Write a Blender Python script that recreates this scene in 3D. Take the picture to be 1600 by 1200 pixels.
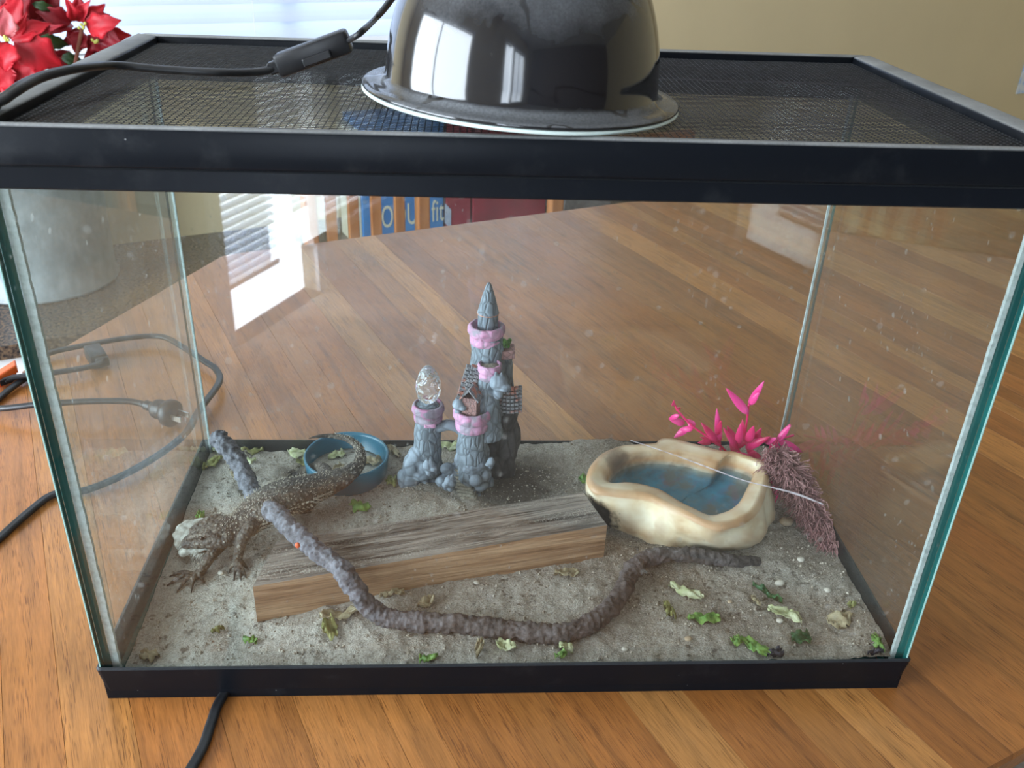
import bpy, bmesh, math, random
from math import sin, cos, pi, radians
from mathutils import Vector, Matrix, noise
from mathutils.geometry import tessellate_polygon
random.seed(7)
scn = bpy.context.scene
for o in list(bpy.data.objects): bpy.data.objects.remove(o)
COL = scn.collection
V = Vector

# ------------------------------------------------------------------ camera
CP = V((.2627, -.4944, .5452)); YAW, PIT, ROL, FPX = .0696, .5015, .0411, 1417.4
Fw = V((sin(YAW)*cos(PIT), cos(YAW)*cos(PIT), -sin(PIT)))
R0 = V((cos(YAW), -sin(YAW), 0)); U0 = R0.cross(Fw)
Rt = R0*cos(ROL)+U0*sin(ROL); Up = -R0*sin(ROL)+U0*cos(ROL)
cam = bpy.data.cameras.new('camera'); co = bpy.data.objects.new('camera', cam); COL.objects.link(co)
co.matrix_world = Matrix(((Rt.x, Up.x, -Fw.x, CP.x), (Rt.y, Up.y, -Fw.y, CP.y), (Rt.z, Up.z, -Fw.z, CP.z), (0, 0, 0, 1)))
cam.sensor_width = 36; cam.lens = FPX/1600*36; cam.clip_start = .02
cam.dof.use_dof = True; cam.dof.focus_distance = .78; cam.dof.aperture_fstop = 16
scn.camera = co
# ------------------------------------------------------------------ light
SA = radians(24.5); S = V((cos(SA), sin(SA), 0)); T = V((-sin(SA), cos(SA), 0))   # room axes: S to the right, T away
def st(s, t, z=0): return S*s+T*t+V((0, 0, z))
w = bpy.data.worlds.new('world'); scn.world = w; w.use_nodes = True
w.node_tree.nodes['Background'].inputs[0].default_value = (.62, .76, 1, 1)
w.node_tree.nodes['Background'].inputs[1].default_value = 1.2
def area(name, c, facing, sx, sy, rad, col):
    l = bpy.data.lights.new(name, 'AREA'); l.shape = 'RECTANGLE'; l.size = sx; l.size_y = sy
    l.energy = rad*pi*sx*sy; l.color = col
    o = bpy.data.objects.new(name, l); COL.objects.link(o); o.location = c
    o.rotation_euler = facing.to_track_quat('-Z', 'Y').to_euler()
    o.rotation_mode = 'QUATERNION'
    z = -facing.normalized(); y = V((0, 0, 1)); x = y.cross(z)
    o.rotation_quaternion = Matrix((x, y, z)).transposed().to_quaternion()
    return o
DAY = (.80, .90, 1)
area('daylight_back_window', st(.72, 2.12, .95), -T, 2.1, 1.7, 2.5, DAY)
area('daylight_left_window', st(-1.315, .325, .45), S, 1.74, 1.29, 17.5, DAY)
area('daylight_left_door', st(-1.315, -1.96, .30), S, .476, 2.085, 13, DAY)
area('daylight_far_window', st(-1.315, -2.655, .41), S, .88, 1.87, 9, DAY)
scn.view_settings.view_transform = 'Standard'; scn.view_settings.look = 'None'
scn.view_settings.gamma = 1; scn.view_settings.use_curve_mapping = False
scn.view_settings.exposure = -0.12

# ------------------------------------------------------------------ helpers
def ray(x, y): return Fw+Rt*((x-800)/FPX)-Up*((y-600)/FPX)
def at(x, y, h): d = ray(x, y); return CP+d*((h-CP.z)/d.z)
def atY(x, y, Y): d = ray(x, y); return CP+d*((Y-CP.y)/d.y)
def atT(x, y, t): d = ray(x, y); return CP+d*((t-CP.dot(T))/d.dot(T))
def sstep(a, b, x): x = min(1, max(0, (x-a)/(b-a))); return x*x*(3-2*x)
def lerp(a, b, t): return a+(b-a)*t
def nz(p, s, seed=0): return noise.noise(V((p[0]*s+seed*7.3, p[1]*s+seed*3.1, p[2]*s+seed)))
def fr(p, s, o=4, seed=0): return noise.fractal(V((p[0]*s+seed*7.3, p[1]*s+seed*3.1, p[2]*s+seed)), .8, 2.1, o)
WL = {}
def empty(name, loc, label=None, cat=None, group=None):
    o = bpy.data.objects.new(name, None); COL.objects.link(o); o.location = loc; o.empty_display_size = .02
    WL[o] = V(loc); tag(o, label, cat, group); return o
def tag(o, label=None, cat=None, group=None, kind=None):
    if label: o['label'] = label
    if cat: o['category'] = cat
    if group: o['group'] = group
    if kind: o['kind'] = kind
    return o
def catmull(P, n):
    P = [V(p) for p in P]; out = []
    for i in range(len(P)-1):
        a = P[max(i-1, 0)]; b = P[i]; c = P[i+1]; d = P[min(i+2, len(P)-1)]
        for k in range(n):
            t = k/n; out.append(.5*((2*b)+(c-a)*t+(2*a-5*b+4*c-d)*t*t+(3*b-a-3*c+d)*t**3))
    out.append(P[-1]); return out
def interp(vals, n):
    out = []
    for i in range(len(vals)-1):
        for k in range(n): out.append(lerp(vals[i], vals[i+1], sstep(0, 1, k/n)))
    out.append(vals[-1]); return out
class MB:
    def __init__(s): s.v = []; s.f = []; s.mi = []
    def add(s, vs, fs, m=0):
        b = len(s.v); s.v += [V(v) for v in vs]; s.f += [tuple(b+i for i in f) for f in fs]; s.mi += [m]*len(fs); return s
    def box(s, a, b, m=0):
        x0, y0, z0 = a; x1, y1, z1 = b
        return s.hexa([(x0, y0, z0), (x1, y0, z0), (x1, y1, z0), (x0, y1, z0), (x0, y0, z1), (x1, y0, z1), (x1, y1, z1), (x0, y1, z1)], m)
    def hexa(s, v, m=0): return s.add(v, [(3, 2, 1, 0), (4, 5, 6, 7), (0, 1, 5, 4), (1, 2, 6, 5), (2, 3, 7, 6), (3, 0, 4, 7)], m)
    def obox(s, c, ax, ay, az, m=0):     # centre and three half axes
        c = V(c); ax = V(ax); ay = V(ay); az = V(az)
        return s.hexa([c-ax-ay-az, c+ax-ay-az, c+ax+ay-az, c-ax+ay-az, c-ax-ay+az, c+ax-ay+az, c+ax+ay+az, c-ax+ay+az], m)
    def sbox(s, s0, s1, t0, t1, z0, z1, m=0):
        return s.hexa([st(s0, t0, z0), st(s1, t0, z0), st(s1, t1, z0), st(s0, t1, z0), st(s0, t0, z1), st(s1, t0, z1), st(s1, t1, z1), st(s0, t1, z1)], m)
    def tube(s, P, r, seg=8, sec=None, m=0, up=None, disp=None):
        P = [V(p) for p in P]; n = len(P)
        if not hasattr(r, '__len__'): r = [r]*n
        t0 = (P[1]-P[0]).normalized(); u = (up or V((0, 0, 1)))
        if abs(u.dot(t0)) > .95: u = V((1, 0, 0))
        vs = []
        for i in range(n):
            t = (P[min(i+1, n-1)]-P[max(i-1, 0)]).normalized()
            u = (u-t*u.dot(t)).normalized() if up is None else (up-t*up.dot(t)).normalized()
            w_ = t.cross(u); rr = r[i]; ra, rb = rr if hasattr(rr, '__len__') else (rr, rr)
            for k in range(seg):
                a = 2*pi*k/seg; q = 1
                if sec: q = sec(a)
                d = w_*(cos(a)*ra*q)+u*(sin(a)*rb*q)
                if disp: d = d*(1+disp(P[i]+d, i, a))
                vs.append(P[i]+d)
        fs = [(i*seg+k, i*seg+(k+1) % seg, (i+1)*seg+(k+1) % seg, (i+1)*seg+k) for i in range(n-1) for k in range(seg)]
        fs += [tuple(range(seg-1, -1, -1)), tuple(range((n-1)*seg, n*seg))]
        return s.add(vs, fs, m)
    def lathe(s, prof, c, seg=32, m=0, ax=None, disp=None, cap=True):
        c = V(c); q = (V(ax).normalized() if ax else V((0, 0, 1))).rotation_difference(V((0, 0, 1))).inverted().to_matrix() if ax else Matrix.Identity(3)
        if ax: q = V((0, 0, 1)).rotation_difference(V(ax)).to_matrix()
        vs = []
        for (r, z) in prof:
            for k in range(seg):
                a = 2*pi*k/seg; rr = r*(1+disp(a, z)) if disp else r
                vs.append(c+q @ V((rr*cos(a), rr*sin(a), z)))
        n = len(prof)
        fs = [(i*seg+k, i*seg+(k+1) % seg, (i+1)*seg+(k+1) % seg, (i+1)*seg+k) for i in range(n-1) for k in range(seg)]
        if cap: fs += [tuple(range(seg-1, -1, -1)), tuple(range((n-1)*seg, n*seg))]
        return s.add(vs, fs, m)
    def ell(s, c, r, seg=12, m=0, rot=None, disp=None, ax=None):
        c = V(c); r = r if hasattr(r, '__len__') else (r, r, r); vs = []; h = seg//2+1
        q = V((0, 0, 1)).rotation_difference(V(ax)).to_matrix() if ax else Matrix.Identity(3)
        for i in range(1, h):
            th = pi*i/h
            for k in range(seg):
                a = 2*pi*k/seg; p = V((r[0]*sin(th)*cos(a), r[1]*sin(th)*sin(a), r[2]*cos(th)))
                if disp: p *= 1+disp(p+c)
                vs.append(c+q @ p)
        top = len(vs); vs.append(c+q @ V((0, 0, r[2]))); vs.append(c-q @ V((0, 0, r[2])))
        fs = [(i*seg+k, (i+1)*seg+k, (i+1)*seg+(k+1) % seg, i*seg+(k+1) % seg) for i in range(h-2) for k in range(seg)]
        fs += [(top, k, (k+1) % seg) for k in range(seg)]+[((h-2)*seg+(k+1) % seg, (h-2)*seg+k, top+1) for k in range(seg)]
        return s.add(vs, fs, m)
    def cone(s, a, b, r, seg=5, m=0):
        a = V(a); b = V(b); t = (b-a).normalized(); u = t.orthogonal().normalized(); w_ = t.cross(u)
        return s.add([a+u*(r*cos(2*pi*k/seg))+w_*(r*sin(2*pi*k/seg)) for k in range(seg)]+[b],
                     [(k, (k+1) % seg, seg) for k in range(seg)]+[tuple(range(seg-1, -1, -1))], m)
    def sheet(s, rows, th=0, m=0):       # rows of points -> two-sided sheet of thickness th
        n = len(rows); k = len(rows[0]); vs = [p for r in rows for p in r]
        fs = [(i*k+j, i*k+j+1, (i+1)*k+j+1, (i+1)*k+j) for i in range(n-1) for j in range(k-1)]
        if th:
            N = [V((0, 0, 0)) for _ in vs]
            for f in fs:
                nn = (vs[f[1]]-vs[f[0]]).cross(vs[f[3]]-vs[f[0]])
                for i in f: N[i] += nn
            b = len(vs); vs = vs+[v-(N[i].normalized() if N[i].length > 0 else V((0, 0, 1)))*th for i, v in enumerate(vs)]
            fs2 = [tuple(reversed([b+i for i in f])) for f in fs]
            B = [j for j in range(k)]+[i*k+k-1 for i in range(1, n)]+[(n-1)*k+j for j in range(k-2, -1, -1)]+[i*k for i in range(n-2, 0, -1)]
            fs = fs+fs2+[(B[(q+1) % len(B)], B[q], b+B[q], b+B[(q+1) % len(B)]) for q in range(len(B))]
        return s.add(vs, fs, m)
    def build(s, name, mat, parent=None, smooth=False, kind=None, label=None, cat=None, group=None, remesh=None, origin=None, bevel=0, color=None, angle=None):
        org = WL[parent] if parent else (V(origin) if origin is not None else V((0, 0, 0)))
        me = bpy.data.meshes.new(name); me.from_pydata([v-org for v in s.v], [], s.f)
        for m_ in (mat if isinstance(mat, (list, tuple)) else [mat]): me.materials.append(m_)
        me.polygons.foreach_set('material_index', s.mi)
        if not (remesh or bevel): me.polygons.foreach_set('use_smooth', [smooth]*len(s.f))
        me.update(); me.validate()
        o = bpy.data.objects.new(name, me); COL.objects.link(o); WL[o] = org
        if remesh or bevel:
            if remesh:
                md = o.modifiers.new('r', 'REMESH'); md.mode = 'VOXEL'; md.voxel_size = remesh
                sm = o.modifiers.new('s', 'SMOOTH'); sm.iterations = 2; sm.factor = .5
            else:
                md = o.modifiers.new('b', 'BEVEL'); md.width = bevel; md.segments = 2; md.limit_method = 'ANGLE'
            dg = bpy.context.evaluated_depsgraph_get(); me2 = bpy.data.meshes.new_from_object(o.evaluated_get(dg))
            o.modifiers.clear(); o.data = me2; me2.name = name
            me2.polygons.foreach_set('use_smooth', [smooth or bool(remesh)]*len(me2.polygons))
            bpy.data.meshes.remove(me)
        if angle: o.data.set_sharp_from_angle(angle=radians(angle))
        if parent: o.parent = parent
        else: o.location = org
        if color: o.color = (*color, 1)
        return tag(o, label, cat, group, kind)

# ------------------------------------------------------------------ materials
class NT:
    def __init__(s, name):
        s.m = bpy.data.materials.new(name); s.m.use_nodes = True; s.t = s.m.node_tree; s.t.nodes.clear()
        s.out = s.n('ShaderNodeOutputMaterial'); s._c = {}
    def n(s, ty, ins=None, **kw):
        x = s.t.nodes.new(ty)
        for k, v in kw.items(): setattr(x, k, v)
        for k, v in (ins or {}).items(): s.set(x.inputs[k], v)
        return x
    def set(s, i, v):
        if isinstance(v, bpy.types.NodeSocket): s.t.links.new(v, i)
        elif isinstance(v, bpy.types.Node): s.t.links.new(v.outputs[0], i)
        else:
            if hasattr(v, '__len__') and i.type == 'RGBA' and len(v) == 3: v = (*v, 1)
            i.default_value = v
    def co(s, sc=(1, 1, 1), rot=(0, 0, 0), off=None, kind='Object'):
        c = s.n('ShaderNodeTexCoord').outputs[kind]
        if off is not None: c = s.n('ShaderNodeVectorMath', {0: c, 1: off}, operation='ADD').outputs[0]
        r = s.n('ShaderNodeMapping', {'Vector': c, 'Rotation': rot}).outputs[0]
        return s.n('ShaderNodeMapping', {'Vector': r, 'Scale': sc}).outputs[0]
    def noise(s, vec, scale, detail=4, rough=.55, dist=0): return s.n('ShaderNodeTexNoise', {'Vector': vec, 'Scale': scale, 'Detail': detail, 'Roughness': rough, 'Distortion': dist}).outputs[0]
    def voro(s, vec, scale, feat='F1', out='Distance'): return s.n('ShaderNodeTexVoronoi', {'Vector': vec, 'Scale': scale}, feature=feat).outputs[out]
    def ramp(s, f, stops):
        r = s.n('ShaderNodeValToRGB', {0: f}); e = r.color_ramp.elements
        while len(e) < len(stops): e.new(.5)
        for i, (p, c) in enumerate(stops):
            e[i].position = p; e[i].color = (*c, 1) if hasattr(c, '__len__') else (c, c, c, 1)
        return r.outputs[0]
    def mix(s, f, a, b, bt='MIX'):
        x = s.n('ShaderNodeMix', data_type='RGBA', blend_type=bt); s.set(x.inputs[0], f); s.set(x.inputs[6], a); s.set(x.inputs[7], b); return x.outputs[2]
    def math(s, op, a, b=0, c=None, clamp=False):
        x = s.n('ShaderNodeMath', operation=op, use_clamp=clamp); s.set(x.inputs[0], a); s.set(x.inputs[1], b)
        if c is not None: s.set(x.inputs[2], c)
        return x.outputs[0]
    def bump(s, h, st_=.3, d=.001, nrm=None):
        i = {'Height': h, 'Strength': st_, 'Distance': d}
        if nrm is not None: i['Normal'] = nrm
        return s.n('ShaderNodeBump', i).outputs[0]
    def bsdf(s, col, rough=.5, **kw):
        b = s.n('ShaderNodeBsdfPrincipled', {'Base Color': col, 'Roughness': rough})
        for k, v in kw.items(): s.set(b.inputs[k.replace('_', ' ')], v)
        return b.outputs[0]
    def mixs(s, f, a, b): return s.n('ShaderNodeMixShader', {0: f, 1: a, 2: b}).outputs[0]
    def done(s, sh): s.set(s.out.inputs[0], sh); return s.m
def mat(name, c1, c2=None, rough=.5, sc=20, stretch=(1, 1, 1), rot=(0, 0, 0), bump=0, bs=None, det=4, bd=.001, lo=.35, hi=.65, **kw):
    n = NT(name); v = n.co(stretch, rot)
    col = n.ramp(n.noise(v, sc, det), [(lo, c1), (hi, c2)]) if c2 else c1
    if bump: kw['Normal'] = n.bump(n.noise(v, bs or sc*3, 5), bump, bd)
    return n.done(n.bsdf(col, rough, **kw))

# glass: thin, dusty
def glass_mat(name, tint, haze, spots=.5, hz_sc=6, lo=.45, hi=.8):
    n = NT(name); v = n.co()
    lw = n.n('ShaderNodeLayerWeight', {'Blend': .5}).outputs['Facing']
    fres = n.math('MULTIPLY_ADD', n.math('POWER', lw, 5), .93, .043)
    base = n.mixs(fres, n.n('ShaderNodeBsdfTransparent', {0: tint}), n.n('ShaderNodeBsdfGlossy', {0: (1, 1, 1), 'Roughness': .015}))
    cloud = n.ramp(n.noise(v, hz_sc, 5, .6), [(.3, .25), (.75, 1.)])
    streak = n.ramp(n.noise(n.co((60, 60, 6)), 1, 4), [(.5, 0), (.8, .8)])
    fine = n.ramp(n.noise(v, 300, 2), [(.5, 0), (.8, .6)])
    d = n.voro(n.co(), 55); rnd = n.noise(v, 40, 1)
    spot = n.math('MULTIPLY', n.ramp(d, [(.10, 1), (.17, 0)]), n.ramp(rnd, [(.56, 0), (.60, 1)]))
    d2 = n.voro(n.co((1, 1, .5)), 190); sp2 = n.math('MULTIPLY', n.ramp(d2, [(.1, 1), (.2, 0)]), n.ramp(n.noise(v, 25, 2), [(.56, 0), (.62, 1)]))
    f = n.math('MULTIPLY', n.math('ADD', cloud, n.math('ADD', streak, fine)), haze)
    f = n.math('ADD', f, n.math('MULTIPLY', n.math('MAXIMUM', spot, sp2), .28*spots), clamp=True)
    dirt = n.mixs(.5, n.n('ShaderNodeBsdfDiffuse', {0: (.62, .63, .60)}), n.n('ShaderNodeBsdfTranslucent', {0: (.62, .63, .60)}))
    return n.done(n.mixs(f, base, dirt))
M = {}
M['glass_front'] = glass_mat('glass_front', (.98, .99, .985), .007, .6)
M['glass_back'] = glass_mat('glass_back', (.95, .97, .96), .032, .7)
M['glass_left'] = glass_mat('glass_left', (.90, .96, .96), .046, .6, 9)
M['glass_right'] = glass_mat('glass_right', (.92, .96, .95), .032, .9, 7)
M['glass_edge'] = mat('glass_edge', (.006, .075, .072), (.012, .13, .12), .12, 8, IOR=1.5)
M['glass_rim'] = mat('glass_rim', (.30, .50, .46), rough=.15)
def seam_mat():
    n = NT('silicone'); v = n.co()
    return n.done(n.mixs(n.ramp(n.noise(v, 220, 3), [(.3, .55), (.6, .9)]), n.n('ShaderNodeBsdfTransparent', {0: (.9, .95, .93)}), n.bsdf((.50, .58, .57), .4)))
M['seam'] = seam_mat()
def black_plastic(name, dust=1.0, base=(.006, .0075, .0105), rough=.32):
    n = NT(name); v = n.co(); N = n.n('ShaderNodeNewGeometry').outputs['Normal']; z = n.n('ShaderNodeSeparateXYZ', {0: N}).outputs[2]
    up = n.ramp(z, [(.5, 0), (.85, 1)])
    sm = n.ramp(n.noise(n.co((1, 1, 1)), 14, 6, .65), [(.32, .5), (.7, 1)])
    fine = n.ramp(n.noise(v, 900, 2), [(.3, .75), (.7, 1)])
    side = n.ramp(n.noise(v, 30, 5, .7), [(.55, 0), (1.0, .06)])
    speck = n.math('MULTIPLY', n.ramp(n.voro(v, 130), [(.035, .9), (.07, 0)]), n.ramp(n.noise(v, 60, 1), [(.63, 0), (.66, .7)]))
    f = n.math('MAXIMUM', n.math('MULTIPLY', n.math('MULTIPLY', up, sm), n.math('MULTIPLY', fine, 1.0*dust)), n.math('MAXIMUM', side, speck), clamp=True)
    return n.done(n.bsdf(n.mix(f, base, (.40, .41, .41)), n.math('MULTIPLY_ADD', f, .5, rough, clamp=True), Specular_IOR_Level=.13, Normal=n.bump(n.noise(v, 700, 2), .05, .0003)))
M['black_plastic'] = black_plastic('black_plastic')
M['black_clean'] = black_plastic('black_clean', .12, (.006, .0075, .0105))
M['black_rubber'] = mat('black_rubber', (.008, .009, .011), (.02, .021, .024), .42, 60, bump=.1)
M['switch_black'] = mat('switch_black', (.006, .006, .008), (.012, .012, .014), .38, 80)
M['mesh_wire'] = mat('mesh_wire', (.010, .012, .015), (.03, .034, .04), .35, 150)

# oak table: grain runs along T
def oak():
    n = NT('oak'); oi = n.n('ShaderNodeObjectInfo'); rnd = oi.outputs['Random']; oc = oi.outputs['Color']
    off = n.n('ShaderNodeCombineXYZ', {0: n.math('MULTIPLY', rnd, 37), 1: n.math('MULTIPLY', rnd, 91), 2: rnd}).outputs[0]
    rot = (0, 0, -SA)
    v = n.co((22, 1.4, 5), rot, off); vf = n.co((1, .035, 1), rot, off); vm = n.co((1, .09, 1), rot, off)
    g = n.noise(v, 3.2, 8, .62, .9)
    fine = n.noise(n.co((1, .05, 1), rot, off), 1100, 3, .6); vp_ = n.co((2.0, .06, 1), rot, off)
    pores = n.math('MULTIPLY', n.ramp(n.noise(vp_, 900, 1, .5), [(.55, 0), (.64, 1)]), n.ramp(n.noise(vm, 120, 3), [(.42, .15), (.56, 1)]))
    band = n.ramp(g, [(.28, (.62, .62, .62)), (.46, (.95, .95, .95)), (.6, (1.12, 1.1, 1.05)), (.75, (.80, .76, .72))])
    c = n.mix(1, oc, band, 'MULTIPLY')
    c = n.mix(1, c, n.ramp(fine, [(.3, (.80, .78, .75)), (.65, (1.08, 1.08, 1.06))]), 'MULTIPLY')
    c = n.mix(n.math('MULTIPLY', pores, .75), c, (.11, .035, .008))
    bl = n.noise(n.co((1, 1, 1)), 7, 3)
    c = n.mix(1, c, n.ramp(bl, [(.3, (.88, .86, .84)), (.7, (1.06, 1.06, 1.06))]), 'MULTIPLY')
    r = n.ramp(n.noise(n.co(), 30, 3), [(.3, .30), (.7, .42)])
    b = n.bump(n.math('MULTIPLY_ADD', pores, -1, fine), .10, .0004)
    return n.done(n.bsdf(c, r, Normal=b, Coat_Weight=.10, Coat_Roughness=.12))
M['oak'] = oak()
M['oak_dark'] = mat('oak_dark', (.30, .12, .035), (.42, .19, .06), .35, 6, (8, 1, 8))

# ------------------------------------------------------------------ the room
M['wall'] = mat('wall_paint', (.66, .55, .34), (.69, .575, .355), .75, 3, bump=.06, bs=180)
M['cabinet'] = mat('dark_wood_panelling', (.06, .03, .015), (.10, .05, .03), .5, 8, (8, 8, 1))
M['ceil'] = mat('ceiling_paint', (.75, .73, .68), rough=.8)
M['carpet'] = mat('carpet', (.20, .17, .14), (.28, .24, .2), .95, 90, bump=.4)
M['white'] = mat('white_trim', (.78, .79, .80), (.82, .83, .84), .4, 9)
M['granite'] = mat('granite', (.016, .014, .016), (.16, .10, .06), .25, 150, det=6, lo=.4, hi=.62)
def blindm():
    n = NT('blind_vinyl')
    return n.done(n.mixs(.42, n.bsdf((.82, .85, .90), .45), n.n('ShaderNodeBsdfTranslucent', {0: (.80, .88, 1)})))
M['blind'] = blindm()
TB, SL, SR, TF, ZF, ZC = 1.87, -1.265, 4.1, -4.0, -.745, 1.75
def struct(name, mb, m, parent=None, **k):
    o = mb.build(name, m, parent, **k)
    if not parent: o['kind'] = 'structure'
    return o
struct('floor', MB().sbox(SL-.2, SR+.2, TF-.2, TB+.2, ZF-.05, ZF), M['carpet'])
struct('ceiling', MB().sbox(SL-.2, SR+.2, TF-.2, TB+.2, ZC, ZC+.05), M['ceil'])
BW = (-.30, 1.66, .162, 1.45)      # back window s0,s1,z0,z1
b = MB(); b.sbox(SL-.12, BW[0], TB, TB+.12, ZF, ZC).sbox(BW[1], SR+.12, TB, TB+.12, ZF, ZC).sbox(BW[0], BW[1], TB, TB+.12, ZF, BW[2]-.02).sbox(BW[0], BW[1], TB, TB+.12, BW[3], ZC)
struct('wall_back', b, M['wall'])
b = MB()   # left wall with three openings
LW = [(-3.1, -2.21, -.53, 1.35), (-2.20, -1.72, ZF, 1.35), (-.55, 1.20, -.2, 1.1)]
ed = [TF-.12]+[x for q in LW for x in q[:2]]+[TB]
for i in range(0, len(ed), 2): b.sbox(SL-.12, SL, ed[i], ed[i+1], ZF, ZC)
for t0, t1, z0, z1 in LW:
    if z0 > ZF: b.sbox(SL-.12, SL, t0, t1, ZF, z0)
    b.sbox(SL-.12, SL, t0, t1, z1, ZC)
struct('wall_left', b, M['wall'])
struct('wall_right', MB().sbox(SR, SR+.12, TF-.12, TB, ZF, ZC), M['wall'])
struct('wall_front', MB().sbox(SL, SR, TF-.12, TF, ZF, ZC), M['cabinet'])
# window 1 in the back wall
wn = MB().sbox(BW[0]-.07, BW[0], TB-.015, TB+.1, BW[2]-.02, BW[3]+.07).sbox(BW[0], BW[1], TB-.015, TB+.1, BW[3], BW[3]+.07)
wn.sbox(BW[1], BW[1]+.008, TB-.004, TB+.1, BW[2]-.02, BW[3]+.07)
w1 = struct('window_1', wn, M['white'])
MB().sbox(BW[0]-.09, BW[1]+.03, TB-.045, TB+.1, BW[2]-.02, BW[2]).build('window_sill', M['white'], w1)
MB().sbox(.66, .70, TB+.05, TB+.09, BW[2], BW[3]).sbox(BW[0], BW[1], TB+.05, TB+.09, .8, .84).build('window_frame', M['white'], w1)
w2n = {0: 'window_2', 1: 'door_1', 2: 'window_3'}
for i, (t0, t1, z0, z1) in enumerate(LW):
    b = MB(); b.sbox(SL-.1, SL+.015, t0-.05, t0, z0-.03, z1+.05).sbox(SL-.1, SL+.015, t1, t1+.05, z0-.03, z1+.05).sbox(SL-.1, SL+.015, t0, t1, z1, z1+.05)
    wo = struct(w2n[i], b, M['white'])
    MB().sbox(SL-.1, SL+.03, t0-.05, t1+.05, z0-.03, z0+.0).build('door_sill' if i == 1 else 'window_sill', M['white'], wo)
    tm = (t0+t1)/2
    if i != 1: MB().sbox(SL-.048, SL-.040, tm-.02, tm+.02, z0, z1).build('window_frame', M['white'], wo)
def blind(label, p0, p1, z0, z1, depthdir, ang, pitch=.0435, wid=.050, rail=None):
    p0 = V(p0); p1 = V(p1); ax = (p1-p0).normalized(); L = (p1-p0).length; mid = (p0+p1)/2
    r = empty('window_blind', mid+V((0, 0, z0)), label, 'blind')
    n = int((z1-z0)/pitch); dd = V(depthdir).normalized()
    sh = None
    for k in range(n):
        z = z0+.02+k*pitch
        if sh is None:
            b = MB(); rows = []
            for j in range(5):
                q = (j/4-.5)*wid; off = dd*(q*cos(ang))+V((0, 0, q*sin(ang)))
                crv = (1-(2*j/4-1)**2)*.06*wid
                off += (dd*(-sin(ang))+V((0, 0, cos(ang))))*crv
                rows.append([V((0, 0, 0))+mid+V((0, 0, z0))-ax*L/2+off, mid+V((0, 0, z0))+ax*L/2+off])
            b.sheet(rows, .0015); o = b.build('slat', M['blind'], r, smooth=False); sh = o.data
        else:
            o = bpy.data.objects.new('slat', sh); COL.objects.link(o); o.parent = r
        o.location = (0, 0, z-z0)
    MB().obox(mid+V((0, 0, z1+.01)), ax*L/2, dd*min(.025, wid*.55), V((0, 0, .02))).build('head_rail', M['white'], r)
    MB().obox(mid+V((0, 0, z0-.008)), ax*L/2, dd*min(.022, wid*.45), V((0, 0, .008))).build('bottom_rail', M['white'], r)
    for f in (.12, .45, .88):
        b = MB()
        for sg in (-1,):
            c = p0+ax*L*f+dd*(wid*.54*sg); b.tube([c+V((0, 0, z0)), c+V((0, 0, z1))], .0009, 5)
        b.build('ladder_cord', M['white'], r)
    return r
blind('closed white slatted blind across the back window behind the tank', st(BW[0]+.005, TB+.03), st(BW[1]-.005, TB+.03), BW[2]+.02, BW[3]-.04, T, radians(62))
blind('white slatted blind over the glass door at the left, stopping above bare glass', st(SL-.020, -2.01), st(SL-.020, -1.725), -.56, 1.30, S, radians(-20), pitch=.027, wid=.026)
blind('white slatted blind of the window beyond the glass door', st(SL-.020, -3.09), st(SL-.020, -2.22), -.50, 1.30, S, radians(-20), pitch=.027, wid=.026)
# window seat along the back wall, granite top
ls = MB().sbox(SL, 3.2, 1.345, TB, -.33, -.30)
struct('trim_1', ls, M['granite'])
lt = MB().sbox(SL, 3.2, 1.36, 1.40, -.37, -.331).sbox(SL, 3.2, 1.372, 1.40, ZF, -.37)
struct('trim_2', lt, M['white'])
struct('trim_3', MB().sbox(SL, 3.2, 1.366, 1.371, -.42, -.395).sbox(SL, 3.2, 1.366, 1.371, -.47, -.455), M['white'])
# paper on the wall at the far right
c = atT(1607, 108, TB-.004)
p = MB().obox(c, S*.034, T*.001, V((0, 0, .095))).build('wall_paper_sheet', mat('pale_blue_paper', (.42, .60, .86), (.75, .80, .86), .6, 22, lo=.45, hi=.55), label='pale blue paper sheet pinned on the tan wall at the right edge', cat='paper', origin=c)
p.name = 'paper_sheet'

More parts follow.
